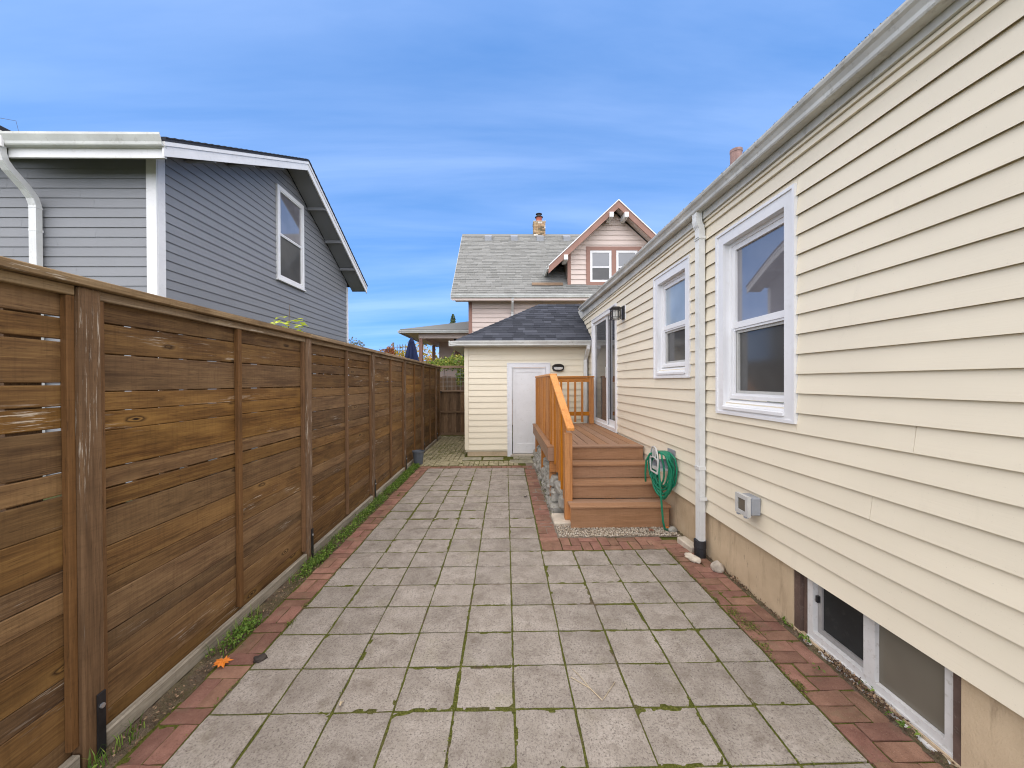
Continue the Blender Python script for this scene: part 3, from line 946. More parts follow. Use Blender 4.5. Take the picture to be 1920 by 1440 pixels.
# sliding glass door
sd = obj('sliding_door', frame_bm(PR, SL[0], SL[1], SL[2], SL[3], .07, -.09, .028, wb=.06), m_whitevinyl, house)
obj('outer_bead', frame_bm(PR, SL[0] - .02, SL[1] + .02, SL[2], SL[3] + .02, .019, -.003, .036, wb=0.002), m_whitevinyl, sd)
ym = 7.32
obj('screen_panel_frame', frame_bm(PR, ym - .04, SL[1] - .072, SL[2] + .062, SL[3] - .072, .055, -.030, -.004), m_whitevinyl, sd)
obj('screen_panel', quadbox(PR, ym + .016, SL[1] - .128, SL[2] + .118, SL[3] - .128, -.022, -.016), m_screen, sd)
obj('glass_panel_frame', frame_bm(PR, SL[0] + .072, ym + .06, SL[2] + .062, SL[3] - .072, .075, -.080, -.045, wb=.10), m_whitevinyl, sd)
obj('glass_panel', quadbox(PR, SL[0] + .147, ym - .015, SL[2] + .162, SL[3] - .147, -.07, -.058), m_glass_dark, sd)
obj('door_pull', quadbox(PR, ym - .02, ym + .004, 1.75, 1.95, -.004, .012), m_plastd, sd)
obj('threshold', quadbox(PR, SL[0] + .002, SL[1] - .002, SL[2] - .035, SL[2] - .001, -.02, .05), m_sash_grey, sd)

# basement window
PB = lambda u, o, z: Vector((1.935 - o, u, z))
bwn = obj('basement_window', frame_bm(PB, BW[0] + .036, BW[1] - .10, .022, .50, .042, -.06, -.018, wb=.05), m_dirtywhite, house)
obj('wood_buck', quadbox(PB, BW[1] - .052, BW[1] - .001, .0, .50, -.10, -.006), m_brownbuck, bwn)
obj('wood_buck', quadbox(PB, BW[0] + .001, BW[0] + .035, .0, .50, -.10, -.006), m_brownbuck, bwn)
obj('wood_stop', quadbox(PB, BW[1] - .10, BW[1] - .054, .0, .50, -.10, -.03), m_brownbuck, bwn)
obj('sill', loft(B(), [[PB(q, -.10, .0), PB(q, .012, -.02), PB(q, .012, -.004), PB(q, -.018, .018), PB(q, -.10, .021)] for q in (BW[0] + .037, BW[1] - .102)]), m_dirtywhite, bwn)
obj('sill_track', quadbox(PB, BW[0] + .037, BW[1] - .102, .0215, .034, -.0175, -.008), m_dirtywhite, bwn)
obj('mullion', quadbox(PB, 2.021, 2.086, .073, .50, -.056, -.016), m_dirtywhite, bwn)
obj('dark_sash', frame_bm(PB, 2.088, 2.436, .074, .50, .030, -.075, -.050), m_sash_grey, bwn)
obj('dark_pane', quadbox(PB, 2.119, 2.405, .105, .47, -.07, -.062), m_grime, bwn)
obj('tan_pane', quadbox(PB, 1.696, 2.020, .073, .50, -.05, -.04), m_tanpane, bwn)
obj('latch', quadbox(PB, 2.415, 2.43, .27, .31, -.049, -.03), m_black, bwn)


# downspouts: ribbed rectangular pipe
def ribbed(w, d, n=3):
    pts = []
    # outline in (a, b): a across the face, b depth
    for k in range(n * 2 + 1):
        a = -w / 2 + w * k / (n * 2); pts.append((a, -d / 2 + (.004 if k % 2 else 0)))
    for k in range(n * 2 + 1):
        a = w / 2 - w * k / (n * 2); pts.append((a, d / 2 - (.004 if k % 2 else 0)))
    return pts


def downspout(parent, path, w, d, across, m, name='downspout'):
    """path of (point, tilt) with section axes: `across` fixed horizontal axis"""
    prof = ribbed(w, d); A = Vector(across)
    loops = []
    n = len(path)
    for i, p in enumerate(path):
        p = Vector(p)
        t = (Vector(path[min(i + 1, n - 1)]) - Vector(path[max(0, i - 1)])).normalized()
        bvec = t.cross(A).normalized()
        loops.append([p + A * a + bvec * b for a, b in prof])
    return obj(name, loft(B(), loops), m, parent)


DY = 3.68
ds = downspout(house, [(1.836, DY, 3.262 + gz(DY)), (1.836, DY, 3.19), (1.842, DY, 3.165), (1.858, DY, 3.135), (1.862, DY, 3.10), (1.862, DY, 1.0), (1.862, DY, .155)], .078, .056, (0, 1, 0), m_downsp)
obj('strap', frame_bm(lambda u, o, z: Vector((1.862 - o, DY + u, z)), -.045, .045, 3.02, 3.045, .004, -.033, .033), m_downsp, ds)
bm = B(); box(bm, 1.827, 1.897, DY - .044, DY + .044, .83, .865, .002)
obj('coupling', bm, m_downsp, ds)
obj('bracket', bx(1.83, 1.899, DY - .058, DY - .0445, .545, .575), m_downsp, ds)
bm = B(); lathe(bm, [(.052, -.03), (.052, .08), (.056, .085), (.056, .155), (.048, .158), (.03, .15)], 1.858, DY, 20)
obj('drain_adapter', bm, m_pvc, ds, smooth=False)
house.rotation_euler = (0, 0, 0.0030)

# ------------------------------------------------------------------ shed
SY = 8.80
shed = thing('shed', 'small cream sided shed with charcoal hip roof at the end of the patio', 'shed', (.5, SY, 0))
PS = lambda u, o, z: Vector((u, SY - o, z))
SX0, SX1 = -.935, 1.845
DR = (.050, .990, .0, 2.09)
siding(shed, PS, SX0 + .095, SX1, .142, 2.45, .1353, .022, m_cream_shed, [DR], 0)
obj('wall', wall_slab(PS, SX0 + .02, SX1, .10, 2.52, -.12, -.005, [DR]), m_cream_shed, shed)
obj('side_wall', bx(SX0 + .01, SX0 + .12, SY + .12, SY + 3.3, .1, 2.5), m_cream_shed, shed)
obj('foundation', wall_slab(PS, SX0 + .06, DR[0] + .02, -.2, .14, -.14, -.018, []), m_found, shed)
obj('foundation', wall_slab(PS, DR[1], SX1, -.2, .14, -.14, -.018, []), m_found, shed)
obj('corner_post', bx(SX0, SX0 + .093, SY - .022, SY + .09, .135, 2.455, .006), m_cream_shed, shed)
obj('soffit', bx(SX0 - .28, SX1, SY - .35, SY - .001, 2.458, 2.475), m_gutter, shed)
obj('soffit', bx(SX0 - .28, SX0 - .001, SY + .001, SY + 3.3, 2.458, 2.475), m_gutter, shed)
obj('side_fascia', bx(SX0 - .30, SX0 - .281, SY - .35, SY + 3.3, 2.458, 2.575), m_gutter, shed)
kg = [(0, .0), (-.05, .0), (-.058, .012), (-.060, .035), (-.078, .070), (-.085, .085), (-.085, .105), (-.078, .105), (-.072, .085), (-.05, .03), (-.008, .012), (-.008, .105), (0, .105)]
obj('gutter', loft(B(), [[(xx, SY - .352 + a, 2.462 + z) for a, z in kg] for xx in (SX0 - .10, SX1 + .0)]), m_gutter, shed)
# mitred end of the gutter
obj('gutter_end', loft(B(), [[(SX0 - .10, SY - .352 + a, 2.462 + z) for a, z in kg[:7] + kg[-1:]], [(SX0 - .10 + a * 0 - .16 * (1 if z > .03 else .3), SY - .352 + a * .2, 2.462 + z) for a, z in kg[:7] + kg[-1:]]]), m_gutter, shed)
# roof
EY, EZ, SLP = SY - .40, 2.575, .585
RX0 = SX0 - .12
RUN = 1.95
rf = obj('roof', loft(B(), [[(RX0, EY, EZ - .03), (1.90, EY, EZ - .03), (1.90, EY + RUN, EZ - .03 + SLP * RUN), (RX0 + RUN, EY + RUN, EZ - .03 + SLP * RUN)],
                            [(RX0, EY, EZ), (1.90, EY, EZ), (1.90, EY + RUN, EZ + SLP * RUN), (RX0 + RUN, EY + RUN, EZ + SLP * RUN)]]), m_shingle, shed)
bm = B()
loft(bm, [[(RX0, EY, EZ - .02), (RX0 + RUN, EY + RUN, EZ - .02 + SLP * RUN), (RX0 + RUN, EY + RUN + .2, EZ - .02 + SLP * RUN), (RX0, EY + 2 * RUN + .2, EZ - .02)],
          [(RX0, EY, EZ - .001), (RX0 + RUN, EY + RUN, EZ - .001 + SLP * RUN), (RX0 + RUN, EY + RUN + .2, EZ - .001 + SLP * RUN), (RX0, EY + 2 * RUN + .2, EZ - .001)]])
obj('side_slope', bm, m_shingle, rf)
bm = B()
loft(bm, [[(RX0 + RUN, EY + RUN + .001, EZ - .02 + SLP * RUN), (1.9, EY + RUN + .001, EZ - .02 + SLP * RUN), (1.9, EY + 2 * RUN + .2, EZ - .02), (RX0, EY + 2 * RUN + .2, EZ - .02)],
          [(RX0 + RUN, EY + RUN + .001, EZ + SLP * RUN), (1.9, EY + RUN + .001, EZ + SLP * RUN), (1.9, EY + 2 * RUN + .2, EZ), (RX0, EY + 2 * RUN + .2, EZ)]])
obj('back_slope', bm, m_shingle, rf)
nl = sqrt(1 + SLP * SLP); nv = Vector((0, -SLP / nl, 1 / nl))
PT = lambda x, s, h: Vector((x, EY + s / nl, EZ + SLP * s / nl)) + nv * h
Ls = RUN * nl; ex = .142; s = -.02; row = 0
while s < Ls - .02:
    s1 = min(s + ex * 1.05, Ls + .01)
    x = RX0 - U(0, .3)
    while x < 1.88:
        w = U(.14, .34); xa, xb = x + .002, min(x + w - .002, 1.895)
        la = RX0 + max(s, 0) / nl; lb = RX0 + s1 / nl
        if xb > la + .01:
            x0b, x0t = max(xa, la), max(xa, lb); x1b, x1t = xb, max(xb, lb + .004)
            th = R.choice((.009, .013))
            loops = [[PT(x0b, s, .001), PT(x0b, s, th), PT(x0t, s1, .004), PT(x0t, s1, .001)], [PT(x1b, s, .001), PT(x1b, s, th), PT(x1t, s1, .004), PT(x1t, s1, .001)]]
            obj('shingle', loft(B(), loops), m_shingle, rf)
        x += w
    s += ex; row += 1
# hip caps
n = 17
for k in range(n):
    t0, t1 = RUN * k / n - .01, RUN * (k + 1.25) / n
    dn = Vector((SLP / nl * 0, -SLP / nl, 1 / nl))
    c0 = Vector((RX0 + t0, EY + t0, EZ + SLP * t0)); c1 = Vector((RX0 + t1, EY + t1, EZ + SLP * t1))
    a_ = Vector((.14, 0, 0)); b_ = Vector((0, .14, 0))
    h0, h1 = Vector((0, 0, .024)), Vector((0, 0, .012))
    obj('hip_cap', loft(B(), [[c0 + a_ + h0 * .6, c0 + h0 * 1.3, c0 + b_ + h0 * .6, c0 + b_, c0, c0 + a_], [c1 + a_ + h1 * .6, c1 + h1 * 1.3, c1 + b_ + h1 * .6, c1 + b_, c1, c1 + a_]]), m_shingle, rf)
for k in range(7):
    x0 = RX0 + RUN + k * .24 - .02
    obj('ridge_cap', loft(B(), [[(xx, EY + RUN - .13, EZ + SLP * (RUN - .13) + .012 + e), (xx, EY + RUN, EZ + SLP * RUN + .022 + e), (xx, EY + RUN + .13, EZ + SLP * (RUN - .13) + .012 + e), (xx, EY + RUN, EZ + SLP * RUN)] for xx, e in ((x0, .008), (x0 + .27, .0))]), m_shingle, rf)
# door
dr = obj('door', quadbox(PS, .155, .900, .045, 1.985, -.075, -.035), m_white, shed)
obj('door_stile', frame_bm(PS, .155, .900, .045, 1.985, .085, -.0348, -.022, wb=.22, wt=.10), m_white, dr)
obj('door_casing', frame_bm(PS, DR[0] + .002, DR[1] - .002, -.015, DR[3] - .002, .085, -.06, .032, wb=.001), m_whitevinyl, shed)
obj('door_casing', frame_bm(PS, DR[0] - .018, DR[1] + .018, -.012, DR[3] + .018, .019, -.004, .040, wb=.001), m_whitevinyl, shed)
obj('doorstep', bx(.10, 1.0, SY - .05, SY + .12, -.1, .03, .006), m_concrete, shed)
dsx = 1.80
ds2 = downspout(shed, [(dsx, SY - .39, 2.47), (dsx, SY - .37, 2.40), (dsx, SY - .10, 2.22), (dsx, SY - .055, 2.16), (dsx, SY - .055, .9), (dsx, SY - .055, .05)], .075, .055, (1, 0, 0), m_downsp)

# bulkhead lamp beside the shed door
bl = thing('bulkhead_lamp', 'oval dark bulkhead lamp on the shed wall right of the white door', 'lamp', (1.195, SY - .02, 1.95))
def oval(rx, rz, y, n=24): return [(1.187 + rx * (abs(cos(2 * pi * k / n)) ** .7) * (1 if cos(2 * pi * k / n) > 0 else -1), SY - y, 1.992 + rz * (abs(sin(2 * pi * k / n)) ** .8) * (1 if sin(2 * pi * k / n) > 0 else -1)) for k in range(n)]
obj('housing', loft(B(), [oval(.135, .085, .012), oval(.135, .085, .06), oval(.125, .076, .085), oval(.105, .058, .088)]), m_dark, bl)
obj('lens', loft(B(), [oval(.104, .056, .086), oval(.09, .045, .10), oval(.05, .02, .107)]), m_lampglass, bl)
obj('eyelid', loft(B(), [[(1.187 + .13 * cos(a), SY - .088 - .02 * sin(a), 1.992 + .012 + .068 * sin(a)) for a in [pi * k / 12 for k in range(13)]] + [(1.187 - .11 + .22 * k / 6, SY - .10, 2.0) for k in range(7)],
                         [(1.187 + .125 * cos(a), SY - .112 - .02 * sin(a), 1.992 + .012 + .06 * sin(a)) for a in [pi * k / 12 for k in range(13)]] + [(1.187 - .105 + .21 * k / 6, SY - .118, 2.004) for k in range(7)]]), m_dark, bl)

# carriage lantern beside the sliding door
LX, LY = 1.752, 6.16
lt = thing('wall_lantern', 'dark metal wall lantern beside the sliding glass door', 'lantern', (1.88, LY, 2.76))
obj('backplate', bx(1.862, 1.885, LY - .055, LY + .055, 2.665, 2.875, .004), m_dark, lt)
obj('mounting_block', bx(1.8865, 1.905, LY - .085, LY + .085, 2.645, 2.885, .004), m_whitevinyl, lt)
obj('arm', bx(1.80, 1.861, LY - .012, LY + .012, 2.835, 2.855), m_dark, lt)
cage = B(); hw = .062
for (dx, dy) in ((-1, -1), (1, -1), (-1, 1), (1, 1)):
    box(cage, LX + dx * hw - .006, LX + dx * hw + .006, LY + dy * hw - .006, LY + dy * hw + .006, 2.66, 2.825)
for z in (2.66, 2.69, 2.80):
    for d in (-1, 1):
        box(cage, LX - hw + .0065, LX + hw - .0065, LY + d * hw - .004, LY + d * hw + .004, z, z + .008)
        box(cage, LX + d * hw - .004, LX + d * hw + .004, LY - hw + .0065, LY + hw - .0065, z, z + .008)
for d in (-1, 1):
    for e in (-.022, .022):
        box(cage, LX + e - .0025, LX + e + .0025, LY + d * hw - .0035, LY + d * hw + .0035, 2.698, 2.80)
        box(cage, LX + d * hw - .0035, LX + d * hw + .0035, LY + e - .0025, LY + e + .0025, 2.698, 2.80)
obj('cage', cage, m_dark, lt)
obj('cap', loft(B(), [[(LX + a * r, LY + b_ * r, z) for a, b_ in ((-1, -1), (1, -1), (1, 1), (-1, 1))] for r, z in ((.075, 2.826), (.078, 2.84), (.055, 2.852), (.05, 2.862))]), m_dark, lt)
bm = B(); lathe(bm, [(.046, 2.668), (.046, 2.80)], LX, LY, 16)
obj('lamp_glass', bm, m_lampglass, lt, smooth=False)

# outdoor outlet box on the siding
ob = thing('outlet_box', 'grey weatherproof outlet box with hinged cover low on the cream siding', 'outlet box', (1.88, 2.95, .73))
obj('housing', bx(1.822, 1.90, 2.855, 2.995, .668, .802, .008), m_plast, ob)
cv = obj('cover', frame_bm(lambda u, o, z: Vector((1.80 - o - (u - 2.84) * .0, u, z)), 2.848, 3.002, .660, .811, .030, -.016, .010), m_plastd, ob)
obj('cover_window', bx(1.797, 1.806, 2.879, 2.971, .692, .780), m_tanpane, cv)
obj('gasket', bx(1.8165, 1.8215, 2.86, 2.99, .672, .799), m_black, ob)
for yy in (2.87, 2.96): obj('hinge', bx(1.79, 1.815, yy, yy + .025, .646, .6595), m_plast, ob)

# ------------------------------------------------------------------ deck and steps
deck = thing('deck', 'brown composite deck and steps with orange stained cedar railing by the sliding door', 'deck', (1.2, 6.5, 0))
DX0, DX1, DY0, DY1, DZ = .57, 1.875, 5.25, 8.14, .80
x = DX0 + .145
obj('edge_board', bx(DX0 - .012, DX0 + .142, DY0 + .003, DY1, DZ - .025, DZ, .003), m_deck_y, deck)
nb = 8; wbd = (DX1 - x) / nb
for k in range(nb):
    obj('deck_board', bx(x + k * wbd + .005, x + (k + 1) * wbd - .005, DY0 + .146, DY1, DZ - .025, DZ - .001, .003), m_deck_y, deck)
obj('nosing_board', bx(DX0 + .146, DX1 - .005, DY0 - .018, DY0 + .142, DZ - .024, DZ, .004), m_deck_x, deck)
obj('fascia', bx(DX0 - .002, DX0 + .018, DY0 + .022, DY1, DZ - .20, DZ - .026, .002), m_deck_y, deck)
obj('fascia', bx(DX0 - .002, DX0 + .165, DY0 + .0, DY0 + .02, DZ - .20, DZ - .026, .002), m_deck_x, deck)
for k, (yy, zz) in enumerate(((4.40, .255), (4.685, .435), (4.965, .615))):
    xl = .735 if k == 0 else .79
    for q in range(2):
        obj('tread_board', bx(xl - .006, 1.872 + .012 * (k == 0), yy - .012 + q * .1455, yy + .131 + q * .1455, zz - .025, zz, .004), m_deck_x, deck)
    obj('riser', bx(xl + .002, 1.868, yy + .012, yy + .03, (0 if k == 0 else zz - .18), zz - .0255, .002), m_deck_x, deck)
obj('riser', bx(.79, 1.868, DY0 + .004, DY0 + .022, .615, DZ - .025, .002), m_deck_x, deck)
# stringers
for xs in (.755, 1.30, 1.83):
    pts = [(4.435, -.0), (4.435, .225), (4.715, .225), (4.715, .405), (4.995, .405), (4.995, .585), (5.24, .585), (5.24, .25), (4.85, -.0)]
    obj('stringer', loft(B(), [[(xs, a, z) for a, z in pts], [(xs + .035, a, z) for a, z in pts]]), m_cedar_y, deck)
obj('joist', bx(DX0 + .02, DX1, DY0 + .025, DY0 + .06, DZ - .20, DZ - .027), m_cedar_x, deck)
obj('joist', bx(DX0 + .02, DX1, DY1 - .06, DY1 - .02, DZ - .20, DZ - .027), m_cedar_x, deck)
for yy, xx in ((5.36, .605), (6.6, .605), (7.95, .605), (5.36, 1.75), (7.95, 1.75)):
    obj('support_post', bx(xx, xx + .09, yy, yy + .09, -.05, DZ - .205, .004), m_cedar_z, deck)
obj('ledger_block', bx(.60, .70, 5.30, 5.358, .44, .598, .003), m_cedar_x, deck)
# newel at the foot and railing
nx, ny = .698, 4.60
obj('newel_post', bx(nx, nx + .092, ny, ny + .092, .03, 1.06, .005), m_cedar_z, deck)
xu, xl = .665, .757                                         # railing centre line at the upper and lower end
yl, yu = 4.52, 5.44
zh = lambda y: 1.135 + (y - 4.52) * .70
xc = lambda y: xl + (xu - xl) * (y - yl) / (yu - yl)
bm = B()
loft(bm, [[(xc(q) - .046, q, zh(q) - .036), (xc(q) + .046, q, zh(q) - .036), (xc(q) + .046, q, zh(q)), (xc(q) - .046, q, zh(q))] for q in (yl, yu)])
bmesh.ops.bevel(bm, geom=bm.edges[:], offset=.004, segments=1, affect='EDGES')
obj('handrail', bm, m_cedar_y, deck)
obj('corner_post', bx(.622, .712, 5.40, 5.49, DZ + .001, 1.745, .004), m_cedar_z, deck)
for k in range(6):
    q = 4.735 + k * .122; c = xc(q) - .02
    bm = B(); zt = zh(q) - .037
    loft(bm, [[(c - .019, q - .019, zb), (c + .019, q - .019, zb), (c + .019, q + .019, zb + .0), (c - .019, q + .019, zb)] for zb in (max(.02, (q - 4.72) * .64 + .24), )] +
             [[(c - .019, q - .019, zh(q - .019) - .037), (c + .019, q - .019, zh(q - .019) - .037), (c + .019, q + .019, zh(q + .019) - .037), (c - .019, q + .019, zh(q + .019) - .037)]])
    obj('baluster', bm, m_cedar_z, deck)
obj('cap_rail', bx(.612, .722, 5.445, 8.12, 1.755, 1.79, .004), m_cedar_y, deck)
obj('side_rail', bx(.655, .690, 5.492, 8.02, 1.665, 1.752, .003), m_cedar_y, deck)
obj('side_rail', bx(.655, .690, 5.492, 8.02, .985, 1.055, .003), m_cedar_y, deck)
q = 5.60
while q < 7.98:
    obj('baluster', bx(.614, .652, q - .019, q + .019, DZ + .03, 1.752, .002), m_cedar_z, deck); q += .128
obj('corner_post', bx(.622, .712, 8.025, 8.115, DZ + .001, 1.745, .004), m_cedar_z, deck)
obj('back_post', bx(1.735, 1.828, 8.025, 8.115, DZ + .001, 1.752, .004), m_cedar_z, deck)
obj('cap_rail', bx(.724, 1.84, 8.015, 8.122, 1.7545, 1.7895, .004), m_cedar_x, deck)
obj('back_rail', bx(.714, 1.733, 8.05, 8.088, 1.665, 1.752, .003), m_cedar_x, deck)
obj('back_rail', bx(.714, 1.733, 8.05, 8.088, .965, 1.045, .003), m_cedar_x, deck)
q = .86
while q < 1.70:
    obj('baluster', bx(q - .02, q + .02, 8.010, 8.048, DZ + .035, 1.72, .002), m_cedar_z, deck); q += .1445
obj('footing', bx(.56, .83, 4.52, 4.86, -.08, .028, .012), m_concrete, deck)


# ------------------------------------------------------------------ block retaining wall under the deck
def rough_block(lx, ly, lz, amp, seed, cuts=3, bev=.02):
    bm = B(); box(bm, -lx / 2, lx / 2, -ly / 2, ly / 2, 0, lz, bev)
    bmesh.ops.subdivide_edges(bm, edges=bm.edges[:], cuts=cuts, use_grid_fill=True)
    for v in bm.verts:
        p = v.co * 11 + Vector((seed * 3.7, seed, 0))
        k = noise.noise(p) + .5 * noise.noise(p * 2.7)
        d = Vector((v.co.x / lx, v.co.y / ly, (v.co.z - lz / 2) / lz))
        v.co += d * amp * k * 2
        if d.x < -.3: v.co.x += amp * noise.noise(p * 1.9) * 1.3
    return bm


wall = thing('retaining_wall', 'low wall of rough grey concrete blocks under the edge of the deck', 'wall', (.66, 6.4, 0))
rb = [meshdata('block', rough_block(.19, .27, .155, .013, s_, 3, .028), m_block) for s_ in range(4)]
for c in range(3):
    yy = 4.93 + (c % 2) * .14
    k = 0
    while yy < 8.15:
        if not (c == 2 and yy < 5.2):
            link('block', R.choice(rb), wall, (.66 + c * .028 + U(-.02, .02), yy + .145, -.07 + c * .152), (U(-.04, .04), U(-.04, .04), U(-.16, .16)))
        yy += .30; k += 1
for (xx, yy, zz, rr) in ((.745, 5.0, .22, .3), (.76, 4.93, .09, -.2)):
    link('block', rb[1], wall, (xx, yy, zz), (.05, .04, rr))
# weeds and litter at its foot
lb = B()
for i in range(500):
    y = U(4.8, 7.9); leaf(lb, (U(.555, .60), y, U(0, .03) + (R.random() < .2) * U(0, .12)), U(.005, .011), (0, 0, .6))
obj('weeds', lb, m_mossclump, kind='stuff')

# ------------------------------------------------------------------ hose on its hanger
hh = thing('hose_hanger', 'grey wall mounted hose hanger beside the steps', 'hose hanger', (1.88, 4.40, .8))
HYc = 4.40; hx0, hx1 = 1.690, 1.893
obj('back_plate', bx(hx1 - .008, hx1, HYc - .10, HYc + .10, .62, .90, .003), m_plast, hh)
sadl = []
for xx in (hx0 + .01, hx1 - .009):
    sadl.append([(xx, HYc + .085 * cos(a), .70 + .085 * sin(a)) for a in [pi * k / 14 for k in range(15)]] + [(xx, HYc + .076 * cos(a), .70 + .076 * sin(a)) for a in [pi * (14 - k) / 14 for k in range(15)]])
obj('saddle', loft(B(), sadl), m_plast, hh)
obj('saddle_floor', bx(hx0 + .01, hx1 - .009, HYc - .084, HYc + .084, .665, .698, .002), m_plastd, hh)
fl = B()
arch = [(hx0, HYc + .115 * cos(a), .765 + .165 * sin(a)) for a in [pi * k / 16 for k in range(17)]]
tube(fl, [(hx0, HYc + .095, .64)] + arch + [(hx0, HYc - .095, .64)], .010, 8)
for yy in (-.045, 0, .045): tube(fl, [(hx0, HYc + yy, .80), (hx0, HYc + yy * .8, .915 - abs(yy) * .3)], .007, 6)
tube(fl, [(hx0, HYc - .11, .79), (hx0, HYc, .812), (hx0, HYc + .11, .79)], .009, 6)
tube(fl, [(hx0, HYc - .095, .64), (hx0, HYc + .095, .64)], .010, 8)
obj('front_flange', fl, m_plastd, hh)
hs_b = B()
pts = []
nloop = 11
for k in range(nloop):
    xx = 1.735 + .105 * ((k * 0.62) % 1.0)
    wd = .105 + .07 * ((k * .37) % 1); hb = .30 + .22 * ((k * .53) % 1); sk = .22 + .4 * ((k * .29) % 1)
    for q in range(28):
        a = 2 * pi * q / 28 + pi / 2
        yv = HYc + wd * cos(a) * (1.0 if sin(a) > 0 else 1.0 + .25 * sin(a) * -0.4) + .012 * sin(k * 2.1)
        zv = .80 + (.012 if sin(a) > 0 else 0) + (sin(a) * .055 if sin(a) > 0 else sin(a) * hb)
        nxt = 1.735 + .105 * (((k + 1) * 0.62) % 1.0)
        f = q / 28.0
        pts.append((min(1.872, xx * (1 - f * f) + nxt * f * f + .008 * sin(q * .7 + k) - (yv - HYc) * (sk if sin(a) < 0 else sk * .3)), yv, zv))
tube(hs_b, pts, .0105, 8)
# free end hanging to the ground and short tail
e0 = Vector(pts[-1])
tube(hs_b, [(1.715, HYc - .02, .865), (1.705, HYc - .07, .84), (1.702, HYc - .10, .76), (1.708, HYc - .12, .55), (1.722, HYc - .135, .30), (1.735, HYc - .14, .12), (1.76, HYc - .125, .035), (1.80, HYc - .10, .012), (1.85, HYc - .06, .012)], .0115, 8)
tube(hs_b, [(1.72, HYc + .02, .862), (1.68, HYc + .10, .83), (1.655, HYc + .15, .74), (1.648, HYc + .16, .60), (1.650, HYc + .16, .49)], .0115, 8)
tag(obj('garden_hose', hs_b, m_hose, smooth=True), 'coiled green garden hose hanging on the wall beside the steps', 'garden hose')

# ------------------------------------------------------------------ flower pot, rocks, bits on the ground
fp = thing('flower_pot', 'small empty slate grey plastic pot standing by the fence', 'flower pot', (-1.80, 7.98, 0))
bm = B(); lathe(bm, [(.080, -.02), (.086, .0), (.116, .245), (.126, .248), (.127, .272), (.118, .272), (.108, .22), (.09, .10), (.02, .095)], -1.80, 7.98, 28)
obj('pot', bm, m_pot, fp, smooth=False)
bm = B(); lathe(bm, [(.095, .12), (.09, .135), (.04, .14)], -1.80, 7.98, 16)
obj('potting_soil', bm, m_soil, fp)


def rock(label, x, y, sx_, sy_, sz_, rz, seed, m=m_rock, amp=.25):
    bm = B(); bmesh.ops.create_icosphere(bm, subdivisions=3, radius=1)
    for v in bm.verts:
        d = v.co.normalized()
        k = 1 + amp * noise.noise(d * 1.6 + Vector((seed, 0, 0))) + amp * .35 * noise.noise(d * 5 + Vector((0, seed, 0)))
        v.co = Vector((d.x * k * sx_, d.y * k * sy_, max(-.4, d.z * k) * sz_))
    return tag(obj('rock', bm, m, None, (x, y, sz_ * .38), (0, 0, rz), smooth=True), label, 'rock')


rock('round pale rock on the bricks against the cream house foundation', 1.872, 3.40, .055, .055, .055, .3, 1.0)
rock('flat tan stone lying on the bricks in front of the black drain pipe', 1.745, 3.60, .035, .085, .035, .45, 4.0, m_concrete, .5)
rock('dark lump of stone at the right edge of the gravel near the hose', 1.86, 4.30, .05, .04, .035, .2, 7.0, m_block)
rock('small dark stone tucked behind the black drain pipe', 1.905, 3.50, .022, .026, .02, .2, 9.0, m_block)
tag(obj('concrete_block', box(B(), -.05, .05, -.13, .13, -.02, .05, .01), m_concrete, None, (1.845, 3.90, 0), (.02, 0, .12)), 'pale concrete splash block against the foundation behind the white downspout', 'concrete block')

# orange maple leaf by the fence
ml = B(); cpt = ml.verts.new((0, 0, .012)); ring = []
for k in range(20):
    a = 2 * pi * k / 20; rr = (.055 if k % 4 == 0 else .032 if k % 2 else .043) * U(.85, 1.1)
    ring.append(ml.verts.new((rr * cos(a), rr * sin(a) * .9, .004 + .012 * R.random())))
for k in range(20): ml.faces.new((cpt, ring[k], ring[(k + 1) % 20]))
tag(obj('fallen_leaf', ml, m_orange, None, (-1.70, 2.335, .006), (.1, .05, .4)), 'bright orange fallen leaf at the foot of the fence', 'leaf')


def dead(x, y, s_, label, m=m_brownleaf):
    bm = B(); c0 = bm.verts.new((0, 0, .012)); rg = []
    for k in range(11):
        a = 2 * pi * k / 11; rr = s_ * U(.55, 1.15)
        rg.append(bm.verts.new((rr * cos(a), rr * sin(a) * .7, .002 + U(0, .018))))
    for k in range(11): bm.faces.new((c0, rg[k], rg[(k + 1) % 11]))
    tag(obj('fallen_leaf', bm, m, None, (x, y, .004), (0, 0, U(0, 6))), label, 'leaf')


m_darkdeb = plain('rotted_leaf', (.045, .035, .03), 0.9, 0.3)
rock('dark crumbled clod of rotted leaves on the left brick border', -1.50, 2.37, .04, .028, .014, .4, 3.0, m_darkdeb, .5)
dead(1.62, 4.30, .05, 'curled reddish brown leaf on the gravel')
dead(1.84, 4.37, .045, 'orange brown leaf on the gravel behind the hose end', m_orange)
dead(-.86, 2.02, .016, 'tiny pale tan leaf on a near grey paver', m_twig)
dead(.28, 5.62, .04, 'dark curled leaf on the pavers left of the steps', m_darkdeb)
tw = B()
tube(tw, [(.50, 2.02, .004), (.45, 2.10, .006), (.36, 2.18, .006)], .0022, 5)
tube(tw, [(.45, 2.10, .006), (.41, 2.19, .008), (.38, 2.24, .006)], .0018, 5)
tube(tw, [(.51, 2.03, .004), (.57, 2.10, .008), (.60, 2.14, .006)], .002, 5)
tag(obj('twig', tw, m_twig), 'pale dry forked twig lying on a paver', 'twig')

